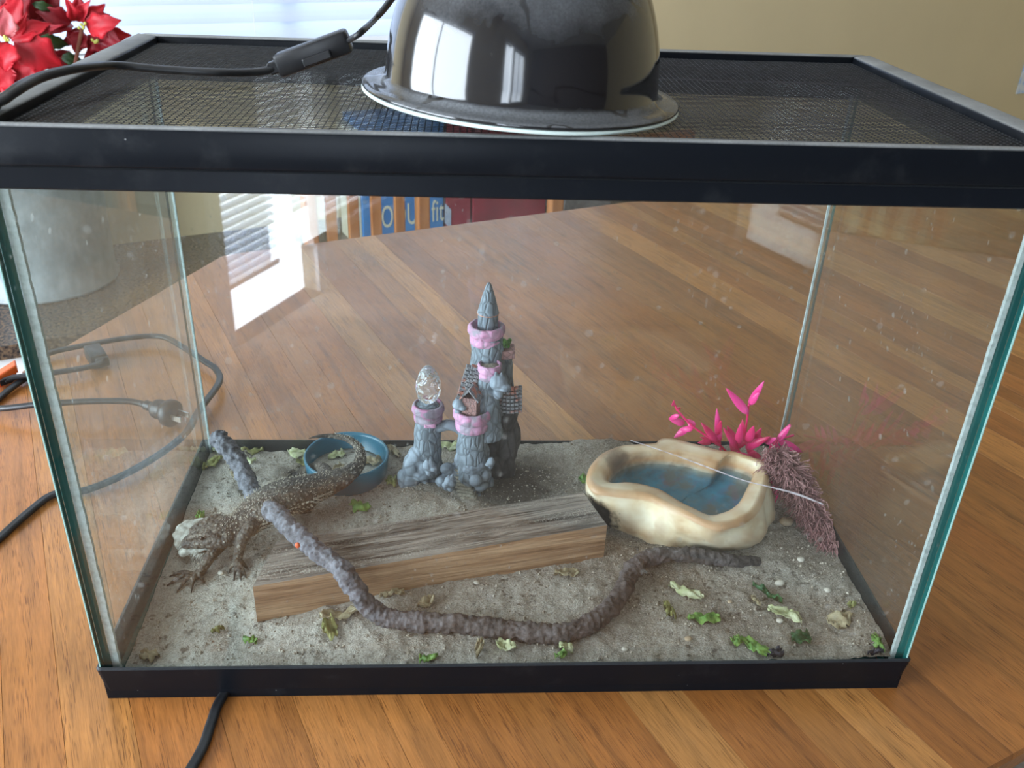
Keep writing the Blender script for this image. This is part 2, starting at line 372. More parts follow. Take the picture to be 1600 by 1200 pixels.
# ------------------------------------------------------------------ dining table (octagonal outline, planks run along T)
tr = empty('dining_table', st(.6, .3, ZF), 'large honey oak dining table of glued planks with clipped corners', 'table')
def tfar(s): return min(.895, .618+s, .895-(s-2.2))
def tnear(s): return max(-.335, -.30-s, -.335+(s-2.2))
s = -.22; k = 0
tones = [(.50, .205, .052), (.55, .245, .068), (.42, .150, .035), (.60, .30, .095), (.46, .18, .045), (.52, .22, .060), (.39, .145, .035)]
rp = random.Random(3)
TW = []
while s < 2.5:
    w_ = rp.choice([.030, .038, .046, .052, .058]); s1 = min(s+w_, 2.5); TW.append((s, s1)); s = s1
for s0, s1 in TW:
    a0, a1, b0, b1 = tnear(s0), tnear(s1), tfar(s0), tfar(s1); g = .00008; e = .0003; zt = 0; zb = -.028
    if b1-a1 < .05: continue
    m = MB(); prof = []
    def ring(z, i, ee): return [st(s0+i, a0+ee, z), st(s1-i, a1+ee, z), st(s1-i, b1-ee, z), st(s0+i, b0-ee, z)]
    rs = [ring(zb, g, .004), ring(-.006, g, 0), ring(zt-.0003, g, .001), ring(zt, g+e*.4, .004)]
    vs = [v for r_ in rs for v in r_]
    fs = [(3, 2, 1, 0), (12, 13, 14, 15)]+[(i*4+q, i*4+(q+1) % 4, i*4+4+(q+1) % 4, i*4+4+q) for i in range(3) for q in range(4)]
    t_ = rp.choice(tones); t_ = tuple(lerp(c, m_, .38) for c, m_ in zip(t_, (.49, .20, .055))); dk = rp.uniform(.68, .90)
    m.add(vs, fs).build('plank', M['oak'], tr, color=tuple(c*dk for c in t_))
MB().sbox(.15, 1.2, .0, .55, -.10, -.028).build('apron', M['oak_dark'], tr)
MB().lathe([(.05, -.64), (.06, -.5), (.045, -.3), (.07, -.1)], st(.65, .28, 0), 24).build('pedestal', M['oak_dark'], tr, smooth=True)
for a in range(4):
    d = (S*cos(a*pi/2+pi/4)+T*sin(a*pi/2+pi/4)); c = st(.65, .28)
    MB().tube(catmull([c+V((0, 0, -.60)), c+d*.2+V((0, 0, -.64)), c+d*.42+V((0, 0, ZF+.025))], 6), .025, 8).build('foot', M['oak_dark'], tr, smooth=True)

# ------------------------------------------------------------------ terrarium tank
W, D, HB, HU, HT = .616, .316, .0324, .3916, .4276
tank = empty('terrarium_tank', (W/2, D/2, 0), 'large glass terrarium tank with black base and top frame on the table', 'terrarium')
def frame(z0, z1, x0, y0, x1, y1, th): 
    return MB().box((x0, y0, z0), (x1, y0+th, z1)).box((x0, y1-th, z0), (x1, y1, z1)).box((x0, y0+th, z0), (x0+th, y1-th, z1)).box((x1-th, y0+th, z0), (x1, y1-th, z1))
def rframe(z0, z1, x0, y0, x1, y1, th, rc=.004, taper=.0, bev=.001):
    """ring with rounded outer corners; outer wall tapers in at the foot"""
    def loop(ins, z, rc):
        P = []
        for cx, cy, a0 in ((x1-rc-ins, y0+rc+ins, -pi/2), (x1-rc-ins, y1-rc-ins, 0), (x0+rc+ins, y1-rc-ins, pi/2), (x0+rc+ins, y0+rc+ins, pi)):
            for q in range(5): P.append(V((cx+rc*cos(a0+q*pi/8), cy+rc*sin(a0+q*pi/8), z)))
        return P
    L = [loop(taper+bev, z0, rc), loop(taper, z0+bev, rc), loop(0, z1-bev, rc), loop(bev, z1, rc), loop(th-.0004, z1, .001), loop(th, z0, .001)]
    n = 20; vs = [v for l in L for v in l]; k = len(L)
    fs = [(i*n+q, i*n+(q+1) % n, ((i+1) % k)*n+(q+1) % n, ((i+1) % k)*n+q) for i in range(k) for q in range(n)]
    return MB().add(vs, fs)
rframe(0, HB, 0, 0, W, D, .0028, taper=.0035).build('base_frame', M['black_clean'], tank, label='black plastic base frame of the tank')
rframe(HU, .4046, -.0005, -.0005, W+.0005, D+.0005, .0033).build('top_frame', M['black_clean'], tank, label='black plastic top frame below the lid')
MB().box((.0035, .0035, .4037), (W-.0035, .0135, .4047)).box((.0035, D-.0135, .4037), (W-.0035, D-.0035, .4047)).box((.0035, .0135, .4037), (.0135, D-.0135, .4047)).box((W-.0135, .0135, .4037), (W-.0035, D-.0135, .4047)).build('top_ledge', M['black_clean'], tank)
def pane(name, a, b, gm, edge_axes):
    mb = MB().box(a, b)
    # faces order: bottom, top, front(-y), right(+x), back(+y), left(-x)
    idx = {'z': (0, 1), 'y': (2, 4), 'x': (3, 5)}
    for e in edge_axes:
        for q in idx[e]: mb.mi[q] = 1
    if edge_axes == 'yz': mb.mi[4] = 0
    return mb.build('glass_pane', [gm, M['glass_edge']], tank, label=name)
g0, g1 = .0031, .009
pane('front glass pane', (g0, g0, .004), (W-g0, g1, HU+.012), M['glass_front'], 'xz')
pane('back glass pane', (g0, D-g1, .004), (W-g0, D-g0, HU+.012), M['glass_back'], 'xz')
pane('left glass pane', (g0, g1+.0002, .004), (g1, D-g1-.0002, HU+.012), M['glass_left'], 'yz')
pane('right glass pane', (W-g1, g1+.0002, .004), (W-g0, D-g1-.0002, HU+.012), M['glass_right'], 'yz')
MB().box((g1, g1, .002), (W-g1, D-g1, .0025)).build('bottom_pane', M['glass_edge'], tank)
def seam(x, y, sx, sy, wd, th):
    b = MB(); rows = []
    n = 220
    for i in range(n+1):
        z = .006+(HU-.002)*i/n; ww = wd*(1+.05*nz((x*50, y*50, z), 60, 3)+.10*nz((0, 0, z), 600, 5))
        rows.append([V((x, y, z)), V((x+sx*ww, y+sy*ww, z)), V((x+sx*ww+abs(sy)*th*(1 if x < .3 else -1), y+sy*ww+abs(sx)*th*(1 if y < .15 else -1), z))])
    b.sheet(rows, .0003); return b.build('silicone_seam', M['seam'], tank)
seam(g1, g1+.0006, 1, 0, .0055, .003); seam(W-g1, g1+.0006, -1, 0, .0030, .0025)
seam(g1, D-g1-.0006, 1, 0, .0022, .002); seam(W-g1, D-g1-.0006, -1, 0, .0022, .002)
seam(g1+.0004, D-g1, 0, -1, .0018, .0012); seam(W-g1-.0004, D-g1, 0, -1, .0018, .0012)
# thin pale bevel of the outer glass corners
for x in (g0-.0003, W-g0-.0005): MB().box((x, g0-.0003, HB), (x+.0008, g0+.0008, HU)).build('glass_corner', M['glass_rim'], tank)

# screen lid
lid = empty('screen_lid', (W/2, D/2, HT), 'black framed wire screen lid lying on the tank', 'lid')
e = .004; rf = .0195
Z0, Z1 = .4050, HT
rails = []
def rail(P, lbl=None):
    n = len(P); b = MB().add([V((*p, Z0)) for p in P]+[V((*p, Z1)) for p in P], [tuple(range(n-1, -1, -1)), tuple(range(n, 2*n))]+[(i, (i+1) % n, n+(i+1) % n, n+i) for i in range(n)])
    return b
x0, x1, y0, y1 = -e, W+e, -e, D+e; ft = .0064
for P in ([(x0, y0), (x1, y0), (x1-rf, y0+ft), (x0+rf, y0+ft)], [(x1, y1), (x0, y1), (x0+rf, y1-.012), (x1-rf, y1-.012)],
          [(x0, y1), (x0, y0), (x0+rf, y0+ft), (x0+rf, y1-.012)], [(x1, y0), (x1, y1), (x1-rf, y1-.012), (x1-rf, y0+ft)]):
    # thin inner inset so rails do not sit on the tank frame
    rail(P).build('lid_rail', M['black_plastic'], lid, bevel=.0020, smooth=True, angle=50)
for o in lid.children:
    pass
# wires
b = MB(); zz = HT-.006; rw = .00034
xa, xb, ya, yb = x0+rf-.002, x1-rf+.002, y0+ft-.001, y1-.012+.001
def sag(x, y): return -.0022*sin(pi*(x-xa)/(xb-xa))*sin(pi*(y-ya)/(yb-ya))+.0006*nz((x, y, 0), 14)
def wire(p, q, n, dz):
    P = [V((lerp(p[0], q[0], i/n), lerp(p[1], q[1], i/n), 0)) for i in range(n+1)]
    for v in P: v.z = zz+sag(v.x, v.y)+dz
    b.tube(P, rw, 4)
pit = .0041; nx = int((xb-xa)/pit); ny = int((yb-ya)/pit)
for i in range(nx+1): wire((xa+i*pit, ya), (xa+i*pit, yb), 8, 0)
for j in range(ny+1): wire((xa, ya+j*pit), (xb, ya+j*pit), 12, .0003)
b.build('wire_screen', M['mesh_wire'], lid, kind='stuff')

# ------------------------------------------------------------------ heat lamp
def domem():
    n = NT('dome_enamel'); v = n.co(); N = n.n('ShaderNodeNewGeometry').outputs['Normal']; z = n.n('ShaderNodeSeparateXYZ', {0: N}).outputs[2]
    up = n.ramp(n.math('ADD', z, n.math('MULTIPLY_ADD', n.noise(v, 16, 4, .7), .5, -.25)), [(.30, .05), (.60, 1)])
    grain = n.ramp(n.noise(v, 700, 3, .7), [(.3, .45), (.75, 1)])
    wipe = n.ramp(n.noise(n.co(), 13, 2, .4, .8), [(.40, .5), (.46, 1)])
    scr = n.ramp(n.math('ABSOLUTE', n.math('SUBTRACT', n.noise(n.co(), 17, 3, .5, .6), .5)), [(.010, 0), (.022, 1)])
    f = n.math('MULTIPLY', n.math('MULTIPLY', up, grain), n.math('MULTIPLY', wipe, scr))
    f = n.math('MAXIMUM', f, n.ramp(n.noise(v, 60, 5), [(.5, 0), (.9, .12)]))
    dust = n.n('ShaderNodeBsdfDiffuse', {0: (.19, .20, .215)})
    return n.done(n.mixs(n.math('MULTIPLY', f, .85), n.bsdf((.012, .012, .014), .10, Coat_Weight=.6, Coat_Roughness=.05), dust))
M['dome'] = domem()
M['lamp_white'] = mat('lamp_white', (.72, .86, .82), rough=.35)
lc = V((.3015, .090, HT+.0045)); tilt = V((.045, .0, 1)).normalized()
lamp = empty('heat_lamp', lc, 'black domed heat lamp with dusty enamel shade resting on the screen lid', 'lamp')
prof = [(.0975, .0), (.0985, .0012), (.0975, .0026), (.092, .0028), (.087, .004), (.0845, .008)]
for i in range(1, 17):
    a = i/16*pi/2; prof.append((.0842*cos(a)**.78 if i < 16 else .018, .008+.098*sin(a)**1.05))
prof.append((.018, .108))
MB().lathe(prof, lc, 96, ax=tilt, cap=False).build('lamp_shade', M['dome'], lamp, smooth=True)
inner = [(.0968, -.0008), (.0985, .0002), (.0985, .0014), (.0962, .0016), (.086, .0022), (.0825, .008)]+[(.0822*cos(i/10*pi/2)**.8+.002, .008+.094*sin(i/10*pi/2)) for i in range(1, 11)]
MB().lathe(inner, lc-tilt*.0016, 96, ax=tilt, cap=False).build('lamp_rim', M['lamp_white'], lamp, smooth=True, label='white inner rim of the shade')
MB().lathe([(.019, .100), (.021, .106), (.021, .128), (.017, .150), (.012, .156)], lc, 32, ax=tilt).build('lamp_socket', M['switch_black'], lamp, smooth=True)
MB().lathe([(.009, .045), (.012, .07), (.012, .1)], lc, 20, ax=tilt).ell(lc+tilt*.035, (.026, .026, .03), 20).build('bulb', M['lamp_white'], lamp, smooth=True)
def cordsec(a): return .62+.38*abs(cos(a))**1.2
def cord(P, name, parent=None, r=(.0042, .0034), n=10, **k):
    Q = catmull(P, n); b = MB()
    b.tube(Q, [r]*len(Q), 16, sec=lambda a: .66+.34*min(1, abs(cos(a))*1.6), up=V((0, 0, 1)) if k.pop('flat', True) else None)
    return b.build(name, M['black_rubber'], parent, smooth=True, **k)
top = lc+tilt*.156
sw0 = at(434, 103, HT+.006); sw1 = at(546, 62, HT+.024)
cord([top, top+V((-.02, .02, .01)), atY(650, -60, .15), atY(609, 2, .172), atY(586, 30, .185), at(562, 52, HT+.034), sw1], 'cord', lamp, (.0030, .0022), n=8, flat=False)
cord([sw0, at(405, 112, HT+.003), at(340, 113, HT+.0045), at(250, 108, HT+.006), at(180, 102, HT+.009), at(120, 107, HT+.013), at(60, 122, HT+.012), at(15, 148, HT+.008), at(-25, 185, .42), at(-70, 270, .34), V((-.17, .16, .2)), V((-.20, .16, .05)), V((-.22, .17, .003))], 'cord', lamp, (.0040, .0030), n=8)
d = (sw1-sw0).normalized(); sd = d.cross(V((0, 0, 1))).normalized(); un = sd.cross(d)
b = MB().obox((sw0+sw1)/2, d*((sw1-sw0).length/2), sd*.0085, un*.0075)
so = b.build('inline_switch', M['switch_black'], lamp, bevel=.0025, label='black inline rocker switch on the cord', smooth=True, angle=40)
MB().obox(sw0-d*.002, d*.004, sd*.005, un*.004).build('strain_relief', M['switch_black'], so, bevel=.001)
mid = lerp(sw0, sw1, .55)
MB().obox(mid+sd*.0088-un*.003, d*.010, sd*.0028, un*.0028).build('rocker', M['switch_black'], so, bevel=.001)

# ------------------------------------------------------------------ cords on the table
def onT(x, y, h=.003): return at(x, y, h)
cA = cord([onT(-60, 895), onT(0, 840), onT(45, 800, .004), onT(85, 772, .004), onT(140, 764, .006), onT(220, 728, .01), onT(285, 682, .012), onT(312, 640, .014), onT(342, 598, .012), onT(338, 578, .012), onT(322, 566, .012),
      onT(285, 542, .012), onT(252, 526, .012), onT(200, 528, .012), onT(130, 540, .01), onT(80, 551, .008), onT(58, 564, .006), onT(52, 582, .006), onT(25, 601, .006), onT(0, 621, .004), onT(-40, 660)], 'looped_cord',
     label='long black flat cord making a big angular loop on the table left of the tank', cat='cord')
cp_ = empty('power_plug_cord', onT(-20, 640, 0), 'short black cord ending in a two prong plug, left of the tank', 'cord')
cord([onT(-70, 610, .01), onT(-30, 630, .01), onT(0, 638, .014), (onT(60, 632, .02)), onT(140, 627, .022), onT(200, 627, .021), onT(228, 633, .018)], 'cord', cp_, (.0036, .0036))
pd = (onT(285, 652, .0165)-onT(228, 633, .018)).normalized(); q0 = onT(226, 632, .018)
MB().lathe([(.0044, 0), (.0058, .002), (.0048, .004), (.0058, .006), (.0048, .008), (.0062, .011), (.0105, .016), (.0115, .021), (.010, .026), (.0130, .030), (.0155, .034), (.0155, .041), (.013, .043)], q0, 20, ax=pd).build('plug_body', M['black_rubber'], cp_, smooth=True)
brass = mat('steel_prong', (.6, .58, .52), rough=.3, Metallic=1.)
for sgn in (-1, 1):
    MB().obox(q0+pd*.049+pd.cross(V((0, 0, 1))).normalized()*.0062*sgn, pd*.0085, pd.cross(V((0, 0, 1))).normalized()*.0008, V((0, 0, .0031))).build('prong', brass, cp_)
# orange extension socket with a black plug in it
orr = mat('orange_vinyl', (.75, .10, .012), (.9, .17, .03), .35, 30)
oe = empty('extension_cord', onT(10, 585, 0), 'orange extension cord end at the left table edge with a black plug in it', 'cord')
MB().tube(catmull([onT(-90, 640, .004), onT(-50, 608, .006), onT(-12, 597, .008), onT(8, 588, .008)], 8), .0045, 10).build('cord', orr, oe, smooth=True)
MB().obox(onT(12, 584, .010), (onT(30, 573, .01)-onT(0, 592, .01))*.5, V((.004, -.008, 0)), V((0, 0, .008))).build('socket', orr, oe, bevel=.002)
be = empty('tap_cord', onT(40, 590, 0), 'short black cord from the orange socket to a loose connector beside the tank', 'cord')
pb = [onT(8, 595, .01), onT(26, 589, .012), onT(60, 585, .012), onT(100, 580, .012), onT(135, 574, .012), onT(155, 568, .012), onT(158, 560, .014)]
cord(pb, 'cord', be, (.0040, .0034))
MB().obox(onT(12, 594, .010), (onT(24, 589, .010)-onT(4, 596, .010))*.5, V((0, .004, 0)), V((0, 0, .004))).build('plug_body', M['black_rubber'], be, bevel=.0012)
MB().lathe([(.0042, 0), (.0042, .006)], onT(27, 588, .011), 14, ax=S).build('white_collar', M['white'], be, label='white plastic collar')
cc = onT(150, 556, .010); dx = (onT(140, 543, .01)-onT(158, 572, .01)).normalized()
MB().obox(cc, dx*.019, dx.cross(V((0, 0, 1)))*.010, V((0, 0, .009))).obox(cc-dx*.013+dx.cross(V((0, 0, 1)))*.003, dx*.011, dx.cross(V((0, 0, 1)))*.008, V((0, 0, .0065))).build('connector', M['black_rubber'], be, bevel=.0025, smooth=True, angle=40)
cord([V((.14, .10, .0035)), V((.10, .03, .0035)), onT(345, 1093, .003), onT(330, 1130, .003), onT(318, 1165, .003), onT(296, 1205, .003), onT(262, 1260, .003)], 'flat_cord', r=(.0040, .0026),
     label='black flat cord coming out from under the front of the tank', cat='cord')
# ------------------------------------------------------------------ sand
def sz(x, y):
    zl = .0075+.0155*sstep(0, .32, y); zr = .024+.008*sstep(0, .3, y)
    z = lerp(zl, zr, sstep(0, .26, x))
    z += .0026*fr((x, y, 0), 22, 4, 1)+.0014*fr((x, y, 0), 110, 3, 2)+.00035*nz((x, y, 0), 420, 3)
    z += .010*math.exp(-(((x-.40)/.05)**2+((y-.295)/.02)**2))        # mound against the back glass
    z -= .006*math.exp(-(((x-.375)/.03)**2+((y-.24)/.03)**2))        # dug hollow right of the castle
    z += .004*math.exp(-(((x-.60)/.02)**2+((y-.06)/.06)**2))
    z -= .003*math.exp(-(((x-.445)/.02)**2+((y-.105)/.02)**2))
    z -= .0022*max(0, sin(x*90+2)*sin(y*110))*sstep(.25, .1, x)
    return z
def atS(x, y, dh=0):
    h = .02
    for _ in range(6): p = at(x, y, h+dh); h = sz(p.x, p.y)
    return at(x, y, h+dh)
def sandm():
    n = NT('sand'); v = n.co(); sx = n.n('ShaderNodeSeparateXYZ', {0: n.n('ShaderNodeTexCoord').outputs['Object']})
    c = n.mix(n.noise(v, 320, 4, .75), (.36, .33, .27), (.95, .92, .84))
    damp = n.ramp(n.noise(v, 14, 5, .62), [(.40, 0), (.62, 1)])
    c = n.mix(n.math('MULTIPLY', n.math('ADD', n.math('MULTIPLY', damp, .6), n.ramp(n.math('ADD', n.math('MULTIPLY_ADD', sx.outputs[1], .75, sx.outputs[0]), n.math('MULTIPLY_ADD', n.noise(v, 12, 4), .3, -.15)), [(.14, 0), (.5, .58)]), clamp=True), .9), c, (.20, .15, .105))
    grain = n.voro(v, 900, out='Color')
    c = n.mix(.28, c, n.ramp(grain, [(.15, (.10, .08, .06)), (.5, (.42, .38, .31)), (.85, (.75, .72, .65))]))
    dark = n.math('MULTIPLY', n.ramp(n.noise(v, 160, 3, .6), [(.56, 0), (.66, 1)]), n.ramp(n.noise(v, 20, 3), [(.40, 0), (.56, .8)]))
    c = n.mix(dark, c, (.085, .062, .042))
    # damp dark soil patch right of the castle
    vd = n.n('ShaderNodeVectorMath', {0: n.n('ShaderNodeTexCoord').outputs['Object'], 1: (.322, .236, .02)}, operation='DISTANCE').outputs['Value']
    vd = n.math('ADD', vd, n.math('MULTIPLY_ADD', n.noise(v, 60, 4), .05, -.025))
    c = n.mix(n.ramp(vd, [(.022, .92), (.075, 0)]), c, (.060, .043, .030))
    h = n.math('ADD', n.noise(v, 600, 5, .8), n.math('MULTIPLY', n.noise(v, 150, 4, .7), 2.5))
    return n.done(n.bsdf(c, .95, Normal=n.bump(h, .9, .0016)))
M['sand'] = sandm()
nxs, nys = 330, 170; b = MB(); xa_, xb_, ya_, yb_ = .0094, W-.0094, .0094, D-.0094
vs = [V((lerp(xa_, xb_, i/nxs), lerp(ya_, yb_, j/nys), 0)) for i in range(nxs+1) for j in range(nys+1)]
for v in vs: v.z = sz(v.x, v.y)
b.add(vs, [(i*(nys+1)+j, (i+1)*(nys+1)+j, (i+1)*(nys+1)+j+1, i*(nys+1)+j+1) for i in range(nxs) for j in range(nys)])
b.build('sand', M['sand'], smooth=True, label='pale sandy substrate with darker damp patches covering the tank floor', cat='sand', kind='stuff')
# grit scattered over the sand
M['grit'] = mat('grit', (.16, .12, .085), (.60, .55, .46), .8, 500, det=2)
b = MB(); rg = random.Random(5)
for i in range(9000):
    x = rg.uniform(.012, W-.012); y = rg.uniform(.012, D-.012); r = rg.uniform(.0003, .0009)*(2.2 if rg.random() < .10 else 1)
    p = V((x, y, sz(x, y)+r*.2)); k = [r*rg.uniform(.6, 1.2) for _ in range(6)]
    b.add([p+V((k[0], 0, 0)), p+V((0, k[1], 0)), p-V((k[2], 0, 0)), p-V((0, k[3], 0)), p+V((0, 0, k[4])), p-V((0, 0, k[5]))], [(0, 1, 4), (1, 2, 4), (2, 3, 4), (3, 0, 4), (1, 0, 5), (2, 1, 5), (3, 2, 5), (0, 3, 5)])
b.build('sand_grit', M['grit'], label='coarse grains and crumbs strewn all over the sand', cat='sand', kind='stuff')

# ------------------------------------------------------------------ timber offcut
def timber():
    P0 = [(.103, .066), (.394, .131), (.379, .181), (.112, .122)]
    zt = [.0525, .0625, .0615, .0535]; th = .037; ns, nw, nh = 120, 40, 12
    def pt(a, b_, c):
        x = lerp(lerp(P0[0][0], P0[1][0], a), lerp(P0[3][0], P0[2][0], a), b_); y = lerp(lerp(P0[0][1], P0[1][1], a), lerp(P0[3][1], P0[2][1], a), b_)
        z = lerp(lerp(zt[0], zt[1], a), lerp(zt[3], zt[2], a), b_)-th*(1-c)
        return V((x, y, z))
    b = MB()
    def grid(f, n1, n2, m, disp):
        vs = []
        for i in range(n1+1):
            for j in range(n2+1): vs.append(disp(f(i/n1, j/n2), i/n1, j/n2))
        b.add(vs, [(i*(n2+1)+j, (i+1)*(n2+1)+j, (i+1)*(n2+1)+j+1, i*(n2+1)+j+1) for i in range(n1) for j in range(n2)], m)
    def dtop(p, a, q):
        e_ = min(1, 12*min(a, 1-a), 9*min(q, 1-q)); g = nz((a*5, q*34, 0), 1, 4); g2 = nz((a*9, q*70, 0), 1, 8)
        d_ = -.0022*max(0, g-.12)*3-.0016*max(0, g2)
        if q > .72: d_ -= .0022*sstep(.0, .25, nz((a*7, q*4, 0), 1, 11))*min(1, (q-.72)*8)
        return p+V((0, 0, d_*e_))
    grid(lambda a, q: pt(a, q, 1), 220, 70, 0, dtop)
    I = lambda p, a, q: p
    grid(lambda a, q: pt(a, 0, q), 4, 2, 1, I)
    grid(lambda a, q: pt(1-a, 1, q), 4, 2, 1, I)
    grid(lambda a, q: pt(1, a, q), 3, 2, 2, I)
    grid(lambda a, q: pt(0, 1-a, q), 3, 2, 2, I)
    grid(lambda a, q: pt(1-a, q, 0), 2, 2, 1, I)
    rz = math.atan2(.065, .291)
    def wood(name, c1, c2, sandy=0, dark=(.028, .020, .015), br=.5):
        n = NT(name); vg = n.co((1, 16, 16), (0, 0, -rz)); vf = n.co((1, 30, 30), (0, 0, -rz))
        c = n.ramp(n.noise(vg, 9, 6, .6, .6), [(.28, dark), (.42, c1), (.62, c2)])
        c = n.mix(1, c, n.ramp(n.noise(vf, 22, 4), [(.3, (.62, .6, .58)), (.6, (1.12, 1.1, 1.08))]), 'MULTIPLY')
        if sandy:
            g = n.math('MULTIPLY', n.ramp(n.noise(n.co(), 700, 2), [(.52, 0), (.60, 1)]), n.ramp(n.noise(vg, 5, 4), [(.48, 0), (.68, 1)]))
            c = n.mix(n.math('MULTIPLY', g, sandy), c, (.58, .54, .46))
        return n.done(n.bsdf(c, .85, Normal=n.bump(n.noise(vg, 30, 5), br, .0012)))
    top = wood('timber_weathered', (.15, .125, .105), (.33, .285, .245), .6, br=.9)
    side = wood('timber_sawn', (.30, .175, .095), (.47, .31, .185), .1, (.14, .075, .035), .4)
    end = mat('timber_end', (.30, .18, .10), (.42, .28, .17), .85, 60, bump=.5)
    return b.build('timber_block', [top, side, end], label='weathered sawn timber block lying across the sand in front of the castle', cat='wood', origin=(.24, .12, .03))
timber()

# ------------------------------------------------------------------ twisting vine
def barkm(name, c1, c2, c3):
    n = NT(name); v = n.co()
    c = n.ramp(n.noise(v, 70, 6, .7), [(.3, c1), (.5, c2), (.7, c3)])
    c = n.mix(n.ramp(n.voro(v, 160), [(0, .6), (.35, 0)]), c, c1)
    return n.done(n.bsdf(c, .8, Normal=n.bump(n.noise(v, 330, 4), .6, .0015)))
def vinem():
    n = NT('vine_bark'); v = n.co(); P = n.n('ShaderNodeNewGeometry').outputs['Position']; x = n.n('ShaderNodeSeparateXYZ', {0: P}).outputs[0]
    c = n.ramp(n.noise(v, 70, 6, .7), [(.3, (.022, .017, .015)), (.5, (.085, .068, .062)), (.7, (.17, .15, .15))])
    d = n.ramp(n.noise(v, 120, 5, .7), [(.35, (.055, .053, .060)), (.65, (.20, .20, .228))])
    f = n.ramp(n.math('ADD', x, n.math('MULTIPLY_ADD', n.noise(v, 30, 4), .12, -.06)), [(.15, 1), (.27, 0)])
    c = n.mix(f, c, d)
    return n.done(n.bsdf(c, .85, Normal=n.bump(n.noise(v, 330, 4), .7, .0016)))
M['vine'] = vinem()
vp = [at(338, 682, .060), at(352, 697, .056), at(374, 725, .046), at(392, 765, .038), at(408, 790, .045), at(432, 802, .066), at(455, 826, .066), at(484, 852, .0655), at(515, 876, .064), at(540, 896, .063), at(558, 925, .050),
      atS(583, 952, .012), atS(615, 968, .007), atS(660, 972, .007), atS(720, 974, .007), atS(790, 983, .007), atS(855, 990, .007), atS(905, 982, .007), atS(945, 958, .007), atS(972, 925, .007), atS(988, 890, .008), atS(1015, 871, .009), atS(1060, 866, .008), atS(1110, 871, .006), atS(1150, 876, .003), atS(1185, 880, -.003)]
Q = catmull(vp, 14); L = len(Q)
rr = [lerp(.0088, .0074, min(1, i/(L*.35))) * (1 if i < L*.8 else 1-.35*(i-L*.8)/(L*.2)) for i in range(L)]
b = MB().tube(catmull(Q, 2), interp(rr, 2), 36, disp=lambda p, i, a: .26*nz(p, 260, 2)+.24*nz(p, 95, 5)+.16*nz(p, 520, 1))
o = b.build('vine', M['vine'], smooth=True, label='thick grey brown bendable vine snaking under the lizard and over the timber', cat='vine', origin=vp[12])

MB().ell(at(465, 852, .0745), (.0022, .0018, .0028), 10).build('orange_fleck', mat('orange_fleck', (.7, .12, .04), rough=.5), o, smooth=True)
# ------------------------------------------------------------------ blue feeding dish
M['blue'] = mat('blue_plastic', (.022, .115, .175), (.035, .16, .24), .28, 12)
dc = V((.155, .262, 0)); dz = .021
dish = empty('feeding_dish', (dc.x, dc.y, dz), 'small round blue plastic dish at the back beside the lizard tail', 'dish')
c = V((dc.x, dc.y, dz))
MB().lathe([(.0365, 0), (.0385, .002), (.0405, .020), (.0415, .0275), (.0408, .029), (.0392, .0285), (.0382, .026), (.0366, .006), (.034, .005)], c, 72).build('bowl', M['blue'], dish, smooth=True)
MB().lathe([(.0370, .0052), (.0372, .011), (.030, .012), (.018, .0135), (.006, .0125)], c, 48, disp=lambda a, z: .02*sin(5*a)).build('sand_fill', M['sand'], dish, smooth=True, kind='stuff')

# ------------------------------------------------------------------ cream water basin
BZ = .0245
def W_(pts, h): return [at(x, y, h) for x, y in pts]
outer = W_([(918, 738), (936, 712), (968, 698), (992, 695), (1022, 694), (1032, 686), (1051, 685), (1082, 692), (1130, 704), (1145, 706), (1163, 711), (1195, 721), (1202, 735), (1199, 760), (1190, 790), (1168, 815), (1134, 826), (1098, 820), (1055, 800), (1012, 782), (968, 776), (932, 770), (918, 757)], .071)
crest = W_([(930, 738), (947, 717), (973, 700), (998, 698), (1024, 696), (1036, 689), (1052, 689), (1080, 697), (1129, 710), (1144, 710), (1162, 715), (1188, 725), (1194, 737), (1187, 760), (1175, 788), (1158, 804), (1134, 811), (1103, 810), (1065, 793), (1020, 772), (975, 763), (942, 757), (930, 748)], .0735)
inn = W_([(946, 740), (957, 724), (977, 712), (1008, 706), (1030, 706), (1045, 707), (1060, 709), (1076, 711), (1118, 722), (1130, 716), (1143, 714), (1180, 727), (1180, 740), (1170, 757), (1158, 781), (1146, 794), (1132, 801), (1106, 803), (1075, 790), (1030, 764), (990, 754), (958, 754), (948, 748)], .0705)
def cat_loop(P, n=5):
    m_ = len(P); out = []
    for i in range(m_):
        a, b_, c_, d_ = P[i-1], P[i], P[(i+1) % m_], P[(i+2) % m_]
        for k in range(n):
            t = k/n; out.append(.5*((2*b_)+(c_-a)*t+(2*a-5*b_+4*c_-d_)*t*t+(3*b_-a-3*c_+d_)*t**3))
    return out
cen = sum(inn, V((0, 0, 0)))/len(inn); cen.z = 0
oC, cC, iC = cat_loop(outer), cat_loop(crest), cat_loop(inn)
def scl(L_, k, z, disp=0, sd=1):
    out = []
    for p in L_:
        q = cen+(V((p.x, p.y, 0))-cen)*k; q.z = z
        d_ = (V((p.x, p.y, 0))-cen).normalized()
        f = nz((p.x, p.y, z*.8), 38, sd)+.4*nz((p.x, p.y, z*1.2), 90, sd+2)
        q += d_*disp*f; out.append(q)
    return out
base = W_([(922, 800), (940, 775), (970, 765), (1000, 758), (1030, 752), (1060, 750), (1082, 750), (1110, 755), (1135, 762), (1155, 768), (1175, 778), (1196, 790), (1204, 806), (1203, 822), (1196, 840), (1170, 856), (1128, 862), (1085, 862), (1045, 860), (1008, 852), (975, 838), (945, 822), (928, 812)], BZ)
bC = cat_loop(base)
